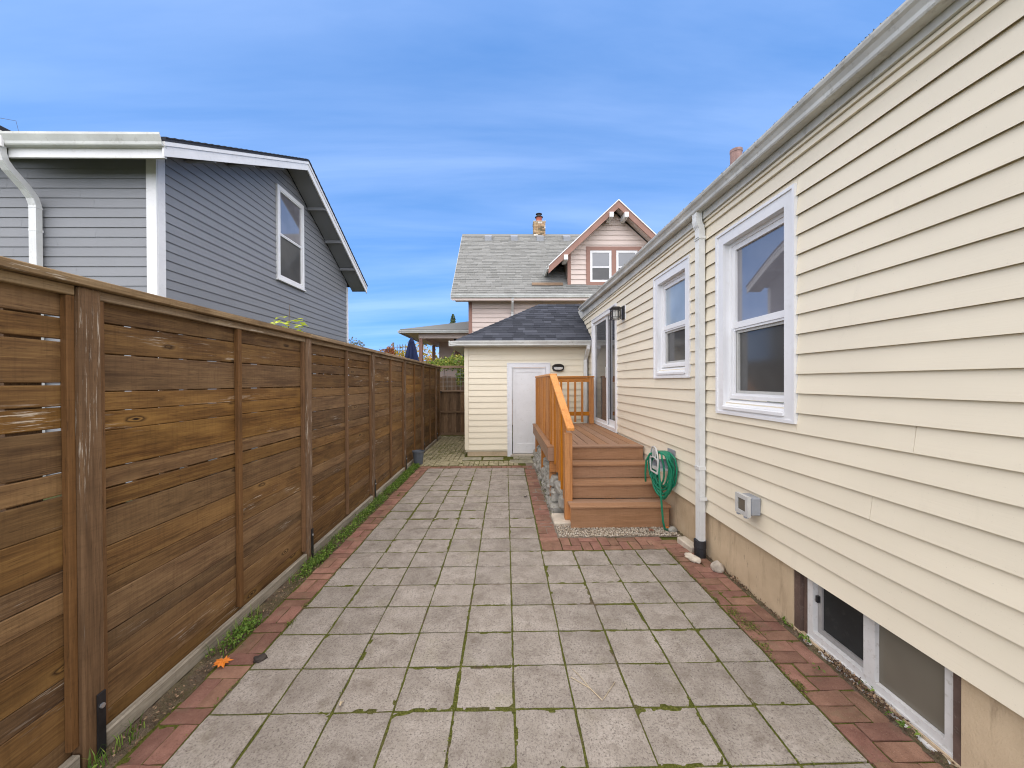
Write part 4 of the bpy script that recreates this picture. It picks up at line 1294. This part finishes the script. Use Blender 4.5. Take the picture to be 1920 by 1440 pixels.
# ------------------------------------------------------------------ blue grey house on the left
gh = thing('grey_house', 'blue grey lap sided house with white trim behind the fence', 'house', (-9, 10, 0))
GX = -5.556
GYa, GYb = 6.30, 13.755
PKY, PKZ = 9.975, 7.285
GSn, GSf = .494, .525
RZ_ = lambda y: PKZ - (GSn if y < PKY else GSf) * abs(y - PKY)
PG = lambda u, o, z: Vector((GX + o, u, z))
PF = lambda u, o, z: Vector((u, GYa - o, z))
GW = (9.52, 10.755, 4.216, 6.51)
cl_ = lambda z: (max(GYa + .14, PKY - (PKZ - .16 - z) / GSn), min(GYb - .10, PKY + (PKZ - .16 - z) / GSf))
siding(gh, PG, GYa, GYb, .6, 7.10, .155, .017, m_graysid, [GW], joints=1, clip=cl_)
siding(gh, PF, -13.5, GX - .14, .6, 5.30, .155, .017, m_graysid, [], joints=2)
bm = B()
prof = [(GYa, -.05), (GYb, -.05), (GYb, RZ_(GYb) - .16), (PKY, PKZ - .16), (GYa, RZ_(GYa) - .16)]
loft(bm, [[(GX - .006, a, z) for a, z in prof], [(-13.5, a, z) for a, z in prof]])
obj('wall', bm, m_graysid, gh)
obj('corner_trim', bx(GX - .138, GX + .022, GYa - .030, GYa - .002, .3, 5.33), m_white, gh)
obj('corner_trim', bx(GX - .006, GX + .026, GYa - .0015, GYa + .128, .3, 5.34), m_white, gh)
obj('corner_trim', bx(GX - .005, GX + .026, GYb - .10, GYb + .015, .3, 5.0), m_white, gh)
XR = -5.0
for ye in (5.80, 14.13):
    r_ = obj('roof', loft(B(), [[(xx, ye, RZ_(ye) + .01), (xx, ye, RZ_(ye) + .055), (xx, PKY, PKZ + .055), (xx, PKY, PKZ + .01)] for xx in (XR + .02, -12.3)]), m_shingle, gh)
    nb_ = 28; st = B()
    for k in range(nb_):
        y0 = ye + (PKY - ye) * k / nb_; y1 = ye + (PKY - ye) * (k + 1) / nb_
        z0 = RZ_(y0) + .056; z1 = RZ_(y1) + .056
        loft(st, [[(xx, y0, z0), (xx, y0, z0 + .022), (xx, y1, z1 + .004), (xx, y1, z1)] for xx in (XR + .03, -7.5)])
    obj('shingle_courses', st, m_shingle, r_, kind='stuff')
    obj('rake_board', loft(B(), [[(XR - .03, y, RZ_(y) - .21), (XR, y, RZ_(y) - .21), (XR, y, RZ_(y) - .055), (XR - .03, y, RZ_(y) - .055)] for y in (ye, PKY)]), m_white, gh)
    obj('rake_trim', loft(B(), [[(XR - .03, y, RZ_(y) - .053), (XR + .016, y, RZ_(y) - .053), (XR + .016, y, RZ_(y) + .009), (XR - .03, y, RZ_(y) + .009)] for y in (ye, PKY)]), m_white, gh)
    obj('soffit', loft(B(), [[(GX + .028, y, RZ_(y) - .15), (XR - .031, y, RZ_(y) - .15), (XR - .031, y, RZ_(y) - .13), (GX + .028, y, RZ_(y) - .13)] for y in (max(ye, 5.885), PKY)]), m_graysid, gh)
    for k in range(1, 4):
        y = PKY + (ye - PKY) * (k / 4)
        zz = RZ_(y) - .20
        obj('lookout', bx(GX + .028, XR - .032, y - .03, y + .03, zz - .03, zz + .05), m_graysid, gh)
gk = [(0, 0), (-.055, 0), (-.062, .01), (-.066, .035), (-.085, .075), (-.092, .09), (-.092, .112), (-.084, .112), (-.06, .03), (-.008, .012), (-.008, .112), (0, .112)]
obj('gutter', loft(B(), [[(xx, 5.845 + a * 1.45, 5.15 + z * 1.45) for a, z in gk] for xx in (-7.46, XR + .004)]), m_gutter, gh)
obj('fascia', bx(-7.30, XR - .032, 5.8455, 5.88, 5.015, 5.235), m_white, gh)
obj('front_soffit', loft(B(), [[(xx, 5.8805, RZ_(5.8805) - .06), (xx, 5.8805, RZ_(5.8805) - .002), (xx, 6.32, RZ_(6.32) - .002), (xx, 6.32, RZ_(6.32) - .06)] for xx in (-13.5, XR - .032)]), m_graysid, gh)
MX, MZ, MS = -11.5, 7.52, .514
mz = lambda x: MZ - MS * abs(x - MX)
for xe in (-7.24, -15.76):
    obj('main_roof', loft(B(), [[(xe, yy, mz(xe)), (xe, yy, mz(xe) + .06), (MX, yy, MZ + .06), (MX, yy, MZ)] for yy in (5.70, 14.1)]), m_shingle, gh)
    obj('rake_board', loft(B(), [[(xe, yy, mz(xe) - .225), (xe, yy, mz(xe) - .004), (MX, yy, MZ - .004), (MX, yy, MZ - .225)] for yy in (5.72, 5.75)]), m_white, gh)
obj('main_wall', loft(B(), [[(-7.5, yy, 5.0), (-7.5, yy, mz(-7.5) - .12), (MX, yy, MZ - .12), (-15.5, yy, mz(-15.5) - .12), (-15.5, yy, -.05), (-13.501, yy, -.05), (-13.501, yy, 5.0)] for yy in (GYa + .002, 13.7)]), m_graysid, gh)
siding(gh, PF, -15.5, -7.5, 5.301, 7.35, .155, .017, m_graysid, [], joints=1, clip=lambda z: (MX - max(.02, (MZ - .12 - z) / MS), MX + max(.02, (MZ - .12 - z) / MS)))
gdx = -7.345
gd = downspout(gh, [(gdx, 5.775, 5.16), (gdx, 5.78, 5.05), (gdx, 5.81, 4.95), (gdx, 5.88, 4.86), (gdx, 6.08, 4.68), (gdx, 6.17, 4.57), (gdx, 6.205, 4.46), (gdx, 6.21, 1.5), (gdx, 6.21, .0)], .115, .085, (1, 0, 0), m_downsp)
obj('strap', bx(gdx - .062, gdx + .062, 6.162, 6.258, 4.06, 4.095), m_downsp, gd)
obj('elbow_band', bx(gdx - .061, gdx + .061, 6.161, 6.255, 4.42, 4.44), m_downsp, gd)


def flat_window(parent, P, a, b, z0, z1, w, m_fr, pane, name='window', o=.03, sillw=0):
    win = obj(name, frame_bm(P, a, b, z0, z1, w, -.003, o, wb=w * .9), m_fr, parent)
    zm = (z0 + z1) / 2 - .02
    obj('upper_sash', frame_bm(P, a + w, b - w, zm - .012, z1 - w, .028, .0, o - .008), m_fr, win)
    obj('lower_sash', frame_bm(P, a + w, b - w, z0 + w * .9, zm - .013, .028, .0, o - .015), m_fr, win)
    obj('upper_pane', quadbox(P, a + w + .026, b - w - .026, zm + .014, z1 - w - .026, .0, .010), pane, win)
    obj('lower_pane', quadbox(P, a + w + .026, b - w - .026, z0 + w * .9 + .026, zm - .04, .0, .007), m_screen, win)
    if sillw: obj('sill', quadbox(P, a - .03, b + .03, z0 - .035, z0 - .001, -.003, o + .03), m_fr, win)
    return win


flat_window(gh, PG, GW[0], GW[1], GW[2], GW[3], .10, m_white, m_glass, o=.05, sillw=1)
# young ginkgo with yellow-green leaves above the fence
gk_ = thing('ginkgo_sapling', 'thin sapling with yellow green fan leaves showing above the fence by the grey wall', 'sapling', (-2.62, 4.72, -.06))
bm = B(); tube(bm, [(-2.62, 4.72, -.06), (-2.60, 4.73, 1.2), (-2.615, 4.72, 2.3), (-2.60, 4.73, 2.62)], [.012, .01, .006, .003], 6)
obj('stem', bm, m_bark, gk_)
lf = B()
for i in range(60):
    a = U(0, 6.28); rr = U(.03, .17); z = U(2.20, 2.46)
    p = Vector((-2.61 + rr * cos(a), 4.73 + rr * sin(a), z)); d = Vector((cos(a), sin(a), U(-.6, .2))).normalized()
    sd_ = d.cross(Vector((U(-.4, .4), U(-.4, .4), 1))).normalized(); L = U(.05, .075)
    ap = lf.verts.new(p); fan = [lf.verts.new(p + (d * cos(t) + sd_ * sin(t)) * L * (1 - .12 * (abs(t) < .1)) + Vector((0, 0, .012 * abs(t)))) for t in (-.8, -.4, 0, .4, .8)]
    for q in range(4): lf.faces.new((ap, fan[q], fan[q + 1]))
obj('leaves', lf, m_ginkgo, gk_)

# ------------------------------------------------------------------ pale pink house behind
bh = thing('pink_house', 'pale pink two storey house with grey shingle roof and brick chimney behind the shed', 'house', (2, 18, 0))
BY = 15.0; PBk = lambda u, o, z: Vector((u, BY - o, z))
BX0, BX1 = -1.40, 7.6
siding(bh, PBk, BX0 + .12, BX1, 2.2, 4.88, .1775, .034, m_pink, [], 1)
obj('wall', bx(BX0, BX1, BY + .005, BY + 7.0, 0, 4.86), m_pink, bh)
obj('corner_board', bx(BX0 - .02, BX0 + .115, BY - .03, BY + .004, 1.0, 4.75), m_mauve, bh)
obj('frieze_board', bx(BX0 + .116, BX1, BY - .024, BY - .002, 4.58, 4.75), m_pink, bh)
EYb, EZb, SB, RY = 14.42, 4.92, .93, 18.38
RXl, RXr = -2.01, 8.2
RZ = EZb + SB * (RY - EYb)
rf2 = obj('roof', loft(B(), [[(xx, EYb, EZb - .03), (xx, EYb, EZb), (xx, RY, RZ), (xx, 22.3, EZb), (xx, 22.3, EZb - .1), (xx, RY, RZ - .12)] for xx in (RXl, RXr)]), m_shingle_grey, bh)
nlb = sqrt(1 + SB * SB); nvb = Vector((0, -SB / nlb, 1 / nlb))
PTb = lambda x, s_, h: Vector((x, EYb + s_ / nlb, EZb + SB * s_ / nlb)) + nvb * h
sb = B(); s_ = -.02; Lb = (RY - EYb) * nlb; row = 0
while s_ < Lb - .03:
    x = RXl - U(0, .2)
    while x < 6.4:
        w = U(.18, .42); a, b = max(x, RXl), x + w - .006
        if b > a + .02:
            th = R.choice((.012, .02))
            loft(sb, [[PTb(q, s_, .002), PTb(q, s_, th), PTb(q, s_ + .148, .004)] for q in (a, b)])
        x += w
    s_ += .142
obj('shingles', sb, m_shingle_grey, rf2, kind='stuff')
obj('ridge_cap', loft(B(), [[(xx, RY - .14, RZ - .11), (xx, RY, RZ + .05), (xx, RY + .14, RZ - .11), (xx, RY, RZ)] for xx in (RXl, RXr)]), m_shingle_grey, rf2)
obj('gutter', loft(B(), [[(xx, EYb + a, EZb - .125 + z * 1.05) for a, z in gk] for xx in (RXl + .0, 5.0)]), m_gutter, bh)
obj('fascia', bx(RXl + .03, 5.0, EYb + .001, EYb + .03, EZb - .22, EZb - .035), m_pink, bh)
obj('eave_soffit', bx(RXl + .1, RXr, EYb + .031, BY - .002, EZb - .16, EZb - .14), m_pink, bh)
for nm, x0 in (('bargeboard', RXl),):
    obj(nm, loft(B(), [[(x0 - .02, EYb, EZb - .20), (x0 - .02, EYb, EZb - .02), (x0 - .02, RY, RZ - .02), (x0 - .02, RY, RZ - .20)], [(x0 + .02, EYb, EZb - .20), (x0 + .02, EYb, EZb - .02), (x0 + .02, RY, RZ - .02), (x0 + .02, RY, RZ - .20)]]), m_gutter, bh)
for xv in (-.78, .42, 1.62, 2.86):
    yv = RY - .30; zv = EZb + SB * (yv - EYb)
    v_ = obj('roof_vent', loft(B(), [[(xx, yv - .16, zv - .14), (xx, yv - .18, zv + .05), (xx, yv + .12, zv + .22), (xx, yv + .14, zv + .11)] for xx in (xv - .16, xv + .16)]), m_plast, rf2)
downspout(bh, [(.27, EYb - .0, EZb - .12), (.27, EYb + .06, EZb - .26), (.27, BY - .12, EZb - .55), (.27, BY - .075, EZb - .65), (.27, BY - .075, 1.0)], .085, .06, (1, 0, 0), m_downsp)
obj('loose_board', loft(B(), [[PTb(q, .62, .02), PTb(q, .62, .05), PTb(q, .80, .05), PTb(q, .80, .02)] for q in (1.02, 2.22)]), m_gate_x, bh)
# chimney
cb = B(); cx0, cx1, cy0, cy1 = 1.35, 1.90, RY - .10, RY + .45
m_chim = []
bm = B(); box(bm, cx0 + .012, cx1 - .012, cy0 + .012, cy1 - .012, RZ - 1.0, RZ + .62)
ch = obj('chimney', bm, m_concrete, bh)
mb1 = brick_mat('tan_chimney_brick', (.26, .16, .08), (.50, .36, .22), .4); mb2 = brick_mat('dark_chimney_brick', (.10, .08, .05), (.2, .16, .1), .4); mb3 = brick_mat('whitewashed_brick', (.55, .50, .42), (.70, .66, .58), .2)
rows = 9
for r_ in range(rows):
    z0 = RZ - .05 + r_ * .072
    x = cx0 - (.1 if r_ % 2 else 0)
    while x < cx1 - .01:
        a, b = max(x, cx0), min(x + .195, cx1)
        if b - a > .03: obj('brick', bx(a, b, cy0, cy0 + .011, z0, z0 + .062), R.choice((mb1, mb1, mb1, mb2, mb3)), ch)
        x += .203
bm = B()
for (xa, xb) in ((cx0, cx0 + .011), (cx1 - .011, cx1)):
    for r_ in range(rows): box(bm, xa, xb, cy0 + .012, cy1, RZ - .05 + r_ * .072, RZ - .05 + r_ * .072 + .062)
obj('brick', bm, mb1, ch)
obj('crown', bx(cx0 - .02, cx1 + .02, cy0 - .02, cy1 + .02, RZ + .60, RZ + .64), m_concrete, ch)
bm = B(); lathe(bm, [(.14, RZ + .62), (.14, RZ + .88), (.155, RZ + .89), (.155, RZ + .93), (.13, RZ + .94)], 1.62, RY + .17, 16)
obj('flue_pot', bm, m_terracotta, ch)
bm = B(); lathe(bm, [(.19, RZ + .90), (.19, RZ + .925), (.10, RZ + .93), (.10, RZ + 1.04), (.15, RZ + 1.05), (.15, RZ + 1.075), (.05, RZ + 1.085)], 1.62, RY + .17, 16)
obj('flue_cap', bm, m_black, ch)
# dormer
dm = obj('dormer', B() if False else loft(B(), [[(2.42, yy, 5.2), (2.42, yy, 6.55), (4.23, yy, 8.18), (6.04, yy, 6.55), (6.04, yy, 5.2)] for yy in (BY - .04, RY)]), m_pink, bh)
PD = lambda u, o, z: Vector((u, BY - .045 - o, z))
DWi = (3.12, 5.26, 5.36, 6.87)
dcl = lambda z: (max(2.53, 4.23 - (8.12 - z) / .9), min(5.93, 4.23 + (8.12 - z) / .9))
siding(dm, PD, 2.42, 6.04, 5.42, 8.05, .19, .034, m_pink, [DWi], 0, dcl)
obj('corner_board', bx(2.40, 2.525, BY - .075, BY - .046, 5.3, 6.75), m_mauve, dm)
obj('window_casing', frame_bm(PD, DWi[0], DWi[1], DWi[2], DWi[3], .15, -.003, .045), m_mauve, dm)
obj('window_casing', quadbox(PD, 4.10, 4.28, DWi[2] + .15, DWi[3] - .15, -.003, .045), m_mauve, dm)
for (a, b) in ((3.272, 4.098), (4.282, 5.108)):
    flat_window(dm, PD, a, b, DWi[2] + .152, DWi[3] - .152, .06, m_white, m_glass_far, o=.035)
DS = .93; DPX, DPZ, DYF = 4.23, 8.40, 14.42
for sg in (-1, 1):
    xe = DPX + sg * 2.62
    zz = lambda x_: DPZ - DS * abs(x_ - DPX)
    dr_ = obj('dormer_roof', loft(B(), [[(xe, yy, zz(xe)), (DPX, yy, DPZ), (DPX, yy, DPZ + .06), (xe, yy, zz(xe) + .06)] for yy in (DYF + .0, RY)]), m_shingle_grey, bh)
    obj('bargeboard', loft(B(), [[(xe, yy, zz(xe) - .27), (DPX, yy, DPZ - .27), (DPX, yy, DPZ - .002), (xe, yy, zz(xe) - .002)] for yy in (DYF - .02, DYF + .03)]), m_mauve, dr_)
    obj('rake_moulding', loft(B(), [[(xe, yy, zz(xe) - .001), (DPX, yy, DPZ - .001), (DPX, yy, DPZ + .045), (xe, yy, zz(xe) + .045)] for yy in (DYF - .05, DYF - .001)]), m_white, dr_)
    for q in range(9):
        y0, y1 = DYF + .031, BY - .05
        xa = DPX + sg * (.05 + q * .28); xb = xa + sg * .272
        obj('soffit_board', loft(B(), [[(xa, yy, zz(xa) - .13), (xb, yy, zz(xb) - .13), (xb, yy, zz(xb) - .11), (xa, yy, zz(xa) - .11)] for yy in (y0, y1)]), m_pink, dr_)
    for xk in ((DPX + sg * .28), (DPX + sg * 1.98)):
        zk = zz(xk) - .13 - .12
        obj('knee_beam', bx(xk - .075, xk + .075, DYF - .10, BY - .06, zk - .13, zk + .06, .01), m_white, dr_)
obj('dormer_gutter', loft(B(), [[(DPX - 2.62 + a * 1.0, yy, DPZ - DS * 2.62 - .12 + z * 1.1) for a, z in gk] for yy in (DYF - .05, BY + .9)]), m_gutter, bh)
# porch on the left
po = obj('porch', loft(B(), [[(-4.22, 15.98, 3.72), (-1.42, 15.98, 3.72), (-1.42, 21.5, 3.72), (-4.22, 21.5, 3.72)], [(-4.22, 15.98, 3.77), (-1.42, 15.98, 3.77), (-1.42, 21.5, 3.77), (-4.22, 21.5, 3.77)]]), m_pink, bh)
pr = obj('porch_roof', loft(B(), [[(-4.30, 15.9, 3.772), (-1.42, 15.9, 3.772), (-1.42, 21.5, 3.772), (-4.30, 21.5, 3.772)], [(-4.30, 15.9, 3.80), (-1.42, 15.9, 3.80), (-1.42, 21.5, 3.80), (-4.30, 21.5, 3.80)]]), m_shingle_grey, po)
bm = B()
loft(bm, [[(-4.30, 15.9, 3.801), (-1.43, 15.9, 3.801), (-1.43, 18.77, 4.60), (-1.44, 18.78, 4.60)], [(-4.30, 15.9, 3.84), (-1.43, 15.9, 3.84), (-1.43, 18.77, 4.64), (-1.44, 18.78, 4.64)]])
loft(bm, [[(-4.30, 15.901, 3.801), (-1.44, 18.77, 4.60), (-1.44, 18.9, 4.60), (-4.30, 21.5, 3.801)], [(-4.30, 15.901, 3.84), (-1.44, 18.77, 4.64), (-1.44, 18.9, 4.64), (-4.30, 21.5, 3.84)]])
obj('hip_slope', bm, m_shingle_grey, po)
obj('porch_gutter', loft(B(), [[(xx, 15.9 + a, 3.68 + z) for a, z in gk] for xx in (-4.33, -1.42)]), m_gutter, po)
obj('porch_gutter', loft(B(), [[(-4.32 + a, yy, 3.68 + z) for a, z in gk] for yy in (15.9, 21.5)]), m_gutter, po)
for (x0, x1, y0, y1) in ((-3.61, -1.42, 16.2, 16.34), (-3.61, -3.47, 16.341, 20.4)):
    obj('beam', bx(x0, x1, y0, y1, 3.50, 3.719), m_pink, po)
obj('porch_post', bx(-3.60, -3.46, 16.20, 16.34, .8, 3.499, .01), m_mauve, po)
obj('porch_post', bx(-3.64, -3.50, 19.3, 19.44, .8, 3.499, .01), m_mauve, po)
obj('porch_wall', bx(-3.42, -1.42, 20.0, 20.1, .6, 3.719), m_pink, po)
obj('wall_panel', bx(-2.60, -2.32, 19.97, 19.999, 2.95, 3.50, .01), m_mauve, po)
obj('door_trim', bx(-2.25, -2.19, 19.95, 19.999, .9, 3.45), m_white, po)
dd = obj('porch_door', bx(-2.185, -1.43, 19.955, 19.999, .9, 3.45), m_black, po)
obj('fanlight', loft(B(), [[(-1.80 + .22 * cos(a), yy, 2.62 + .2 * sin(a)) for a in [pi * k / 8 for k in range(9)]] for yy in (19.94, 19.954)]), m_frost, dd)
obj('porch_light', bx(-2.42, -2.30, 18.2, 18.32, 3.50, 3.71, .01), m_dark, po)
obj('porch_floor', bx(-3.7, -1.42, 16.1, 20.0, .6, .9), m_mauve, po)
pl = B(); box(pl, -3.45, -1.42, 16.25, 16.32, 2.50, 2.57)
obj('porch_railing', pl, m_mauve, po)

# ------------------------------------------------------------------ closed navy umbrella
um = thing('patio_umbrella', 'closed navy patio umbrella standing behind the far end of the fence', 'umbrella', (-3.50, 14.5, 0))
loops = []
for r_, z in ((.02, 3.33), (.085, 3.20), (.105, 3.17), (.09, 3.165), (.14, 2.95), (.20, 2.65), (.24, 2.42), (.215, 2.25), (.12, 2.1)):
    loops.append([(-3.50 + r_ * (1 + .22 * cos(8 * 2 * pi * k / 32)) * cos(2 * pi * k / 32), 14.5 + r_ * (1 + .22 * cos(8 * 2 * pi * k / 32)) * sin(2 * pi * k / 32), z) for k in range(32)])
obj('canopy', loft(B(), loops), m_navy, um, smooth=False)
bm = B(); tube(bm, [(-3.5, 14.5, -.06), (-3.5, 14.5, 3.36)], .022, 10)
obj('pole', bm, m_dark, um)
bm = B(); lathe(bm, [(.24, -.06), (.24, .0), (.05, .05), (.03, .3)], -3.5, 14.5, 20)
obj('base', bm, m_dark, um)

# ------------------------------------------------------------------ plants and trees
def blob_leaves(bm, c, rad, n, size, hollow=.35, nrm=None):
    c = Vector(c)
    for i in range(n):
        d = Vector((R.gauss(0, 1), R.gauss(0, 1), R.gauss(0, 1))).normalized()
        k = hollow + (1 - hollow) * R.random() ** .5
        k *= 1 + .35 * noise.noise(d * 2.2 + c)
        p = c + Vector((d.x * rad[0], d.y * rad[1], d.z * rad[2])) * k
        leaf(bm, p, size * U(.6, 1.3), nrm)


vn = thing('climbing_vine', 'bushy green and yellow vine spilling over the top of the gate', 'vine', (-1.7, 12.3, 0))
bm = B()
for c, rad, n in (((-1.95, 12.35, 2.26), (.5, .25, .20), 700), ((-1.5, 12.3, 2.30), (.45, .25, .26), 850), ((-1.1, 12.25, 2.28), (.35, .25, .26), 600), ((-1.28, 12.0, 1.95), (.26, .12, .26), 480), ((-1.42, 11.93, 1.72), (.10, .08, .2), 90), ((-2.4, 12.9, 2.25), (.5, .3, .14), 350)):
    blob_leaves(bm, c, rad, n, .034)
for (x, z) in ((-1.75, 2.75), (-1.3, 2.65), (-2.0, 2.45), (-1.0, 2.55)):
    for k in range(16): leaf(bm, (x + U(-.03, .03) + (k / 16) * .15, 12.3 + U(-.04, .04), 2.3 + (z - 2.3) * k / 16), .026)
obj('leaves', bm, m_vine, vn)
bm = B()
for (x0, x1) in ((-1.4, -1.25), (-1.8, -1.95), (-1.1, -1.05)): tube(bm, [(x0, 12.35, -.06), ((x0 + x1) / 2 + .05, 12.3, 1.1), (x1, 12.2, 2.25)], [.018, .012, .006], 6)
obj('stem', bm, m_bark, vn)


def tree(name, label, cat, base, trunk_h, tr, crown, m_leaf, n, size, limbs=6):
    t = thing(name, label, cat, base)
    b0 = Vector(base)
    bm = B(); tube(bm, [b0, b0 + Vector((.05, .02, trunk_h * .6)), b0 + Vector((0, 0, trunk_h))], [tr, tr * .75, tr * .4], 8)
    tops = []
    for k in range(limbs):
        c, rad, _ = R.choice(crown); p = b0 + Vector(c) + Vector((U(-.6, .6) * rad[0], U(-.6, .6) * rad[1], U(-.3, .7) * rad[2]))
        st = b0 + Vector((0, 0, trunk_h * U(.5, .95)))
        tube(bm, [st, (st + p) / 2 + Vector((0, 0, .1)), p], [tr * .4, tr * .25, tr * .08], 5)
    obj('trunk', bm, m_bark, t)
    bm = B()
    for c, rad, w in crown: blob_leaves(bm, b0 + Vector(c), rad, int(n * w), size)
    obj('crown', bm, m_leaf, t)
    return t


tree('maple_tree', 'yellow autumn tree seen through the porch beyond the umbrella', 'tree', (-5.6, 25.0, -.06), 2.6, .16,
     [((0, 0, 3.0), (1.5, 1.3, 1.25), .4), ((.8, 0, 2.4), (1.3, 1.1, 1.0), .3), ((-1.0, .3, 2.4), (1.2, 1.1, .9), .3)], m_yellow, 4200, .075)
tree('shrub', 'low yellow shrub below the lattice behind the fence', 'shrub', (-4.25, 15.6, -.06), 1.6, .05,
     [((0, 0, 2.55), (.42, .4, .45), .6), ((-.35, 0, 2.75), (.28, .3, .30), .4)], m_yellow, 1300, .045)
tree('shrub', 'reddish shrub left of the lattice behind the fence', 'shrub', (-4.75, 15.3, -.06), 1.6, .05,
     [((0, 0, 2.62), (.42, .4, .45), .6), ((.2, 0, 2.85), (.2, .25, .35), .4)], m_redleaf, 900, .045)
tree('small_tree', 'sparse pale tree behind the far corner of the grey house', 'tree', (-7.6, 20.0, -.06), 2.2, .07,
     [((0, 0, 2.8), (.7, .7, .7), .6), ((-.1, 0, 3.4), (.5, .5, .6), .2), ((.4, 0, 2.4), (.5, .5, .5), .2)], m_sparse, 1500, .06, 8)
# conifer: tiered cone
cf = thing('conifer', 'dark conifer top showing above the porch roof', 'tree', (-6.2, 46, -.06))
bm = B(); tube(bm, [(-6.2, 46, -.06), (-6.2, 46, 9.6)], [.3, .04], 8); obj('trunk', bm, m_bark, cf)
bm = B()
for i in range(5200):
    t = R.random() ** .6; z = 9.9 - t * 7.5; r_ = .10 + 2.0 * t * (.75 + .35 * abs(sin(z * 4.2)))
    a = U(0, 6.28); k = R.random() ** .4
    leaf(bm, (-6.2 + r_ * k * cos(a), 46 + r_ * k * sin(a), z - .18 * k), U(.08, .17), (cos(a), sin(a), .5), .4)
obj('crown', bm, m_conifer, cf)
# bare tree twigs at the left edge above the grey house
bt = thing('bare_tree', 'bare drooping twigs above the grey house at the left edge', 'tree', (-16.2, 11.0, -.06))
bm = B(); tube(bm, [(-16.2, 11, -.06), (-16.1, 11, 4), (-15.9, 11, 8.9)], [.2, .15, .05], 8)
for k in range(34):
    a = Vector((-15.9 + U(-.3, .3), 11 + U(-.5, .5), U(8.1, 9.0))); e = a + Vector((U(.3, 1.35), U(-.6, .6), U(.1, .6)))
    tube(bm, [a, (a + e) / 2 + Vector((0, 0, .3)), e, e + Vector((.12, 0, -.5)), e + Vector((.15, 0, -U(.8, 1.4)))], [.012, .007, .005, .004, .003], 5)
obj('trunk', bm, m_bark, bt)
# lattice trellis
tr_ = thing('lattice_trellis', 'weathered lattice trellis between the red shrub and the umbrella', 'trellis', (-4.2, 16.5, 0))
obj('post', bx(-4.79, -4.72, 16.48, 16.55, -.06, 3.36, .005), m_rail, tr_)
obj('post', bx(-3.94, -3.88, 16.48, 16.55, -.06, 3.30, .005), m_rail, tr_)
for k in range(6): obj('slat', bx(-4.6 + k * .115, -4.575 + k * .115, 16.50, 16.512, 2.0, 3.28), m_rail, tr_)
for k in range(8): obj('slat', bx(-4.72, -3.94, 16.513, 16.525, 2.1 + k * .15, 2.125 + k * .15), m_rail, tr_)
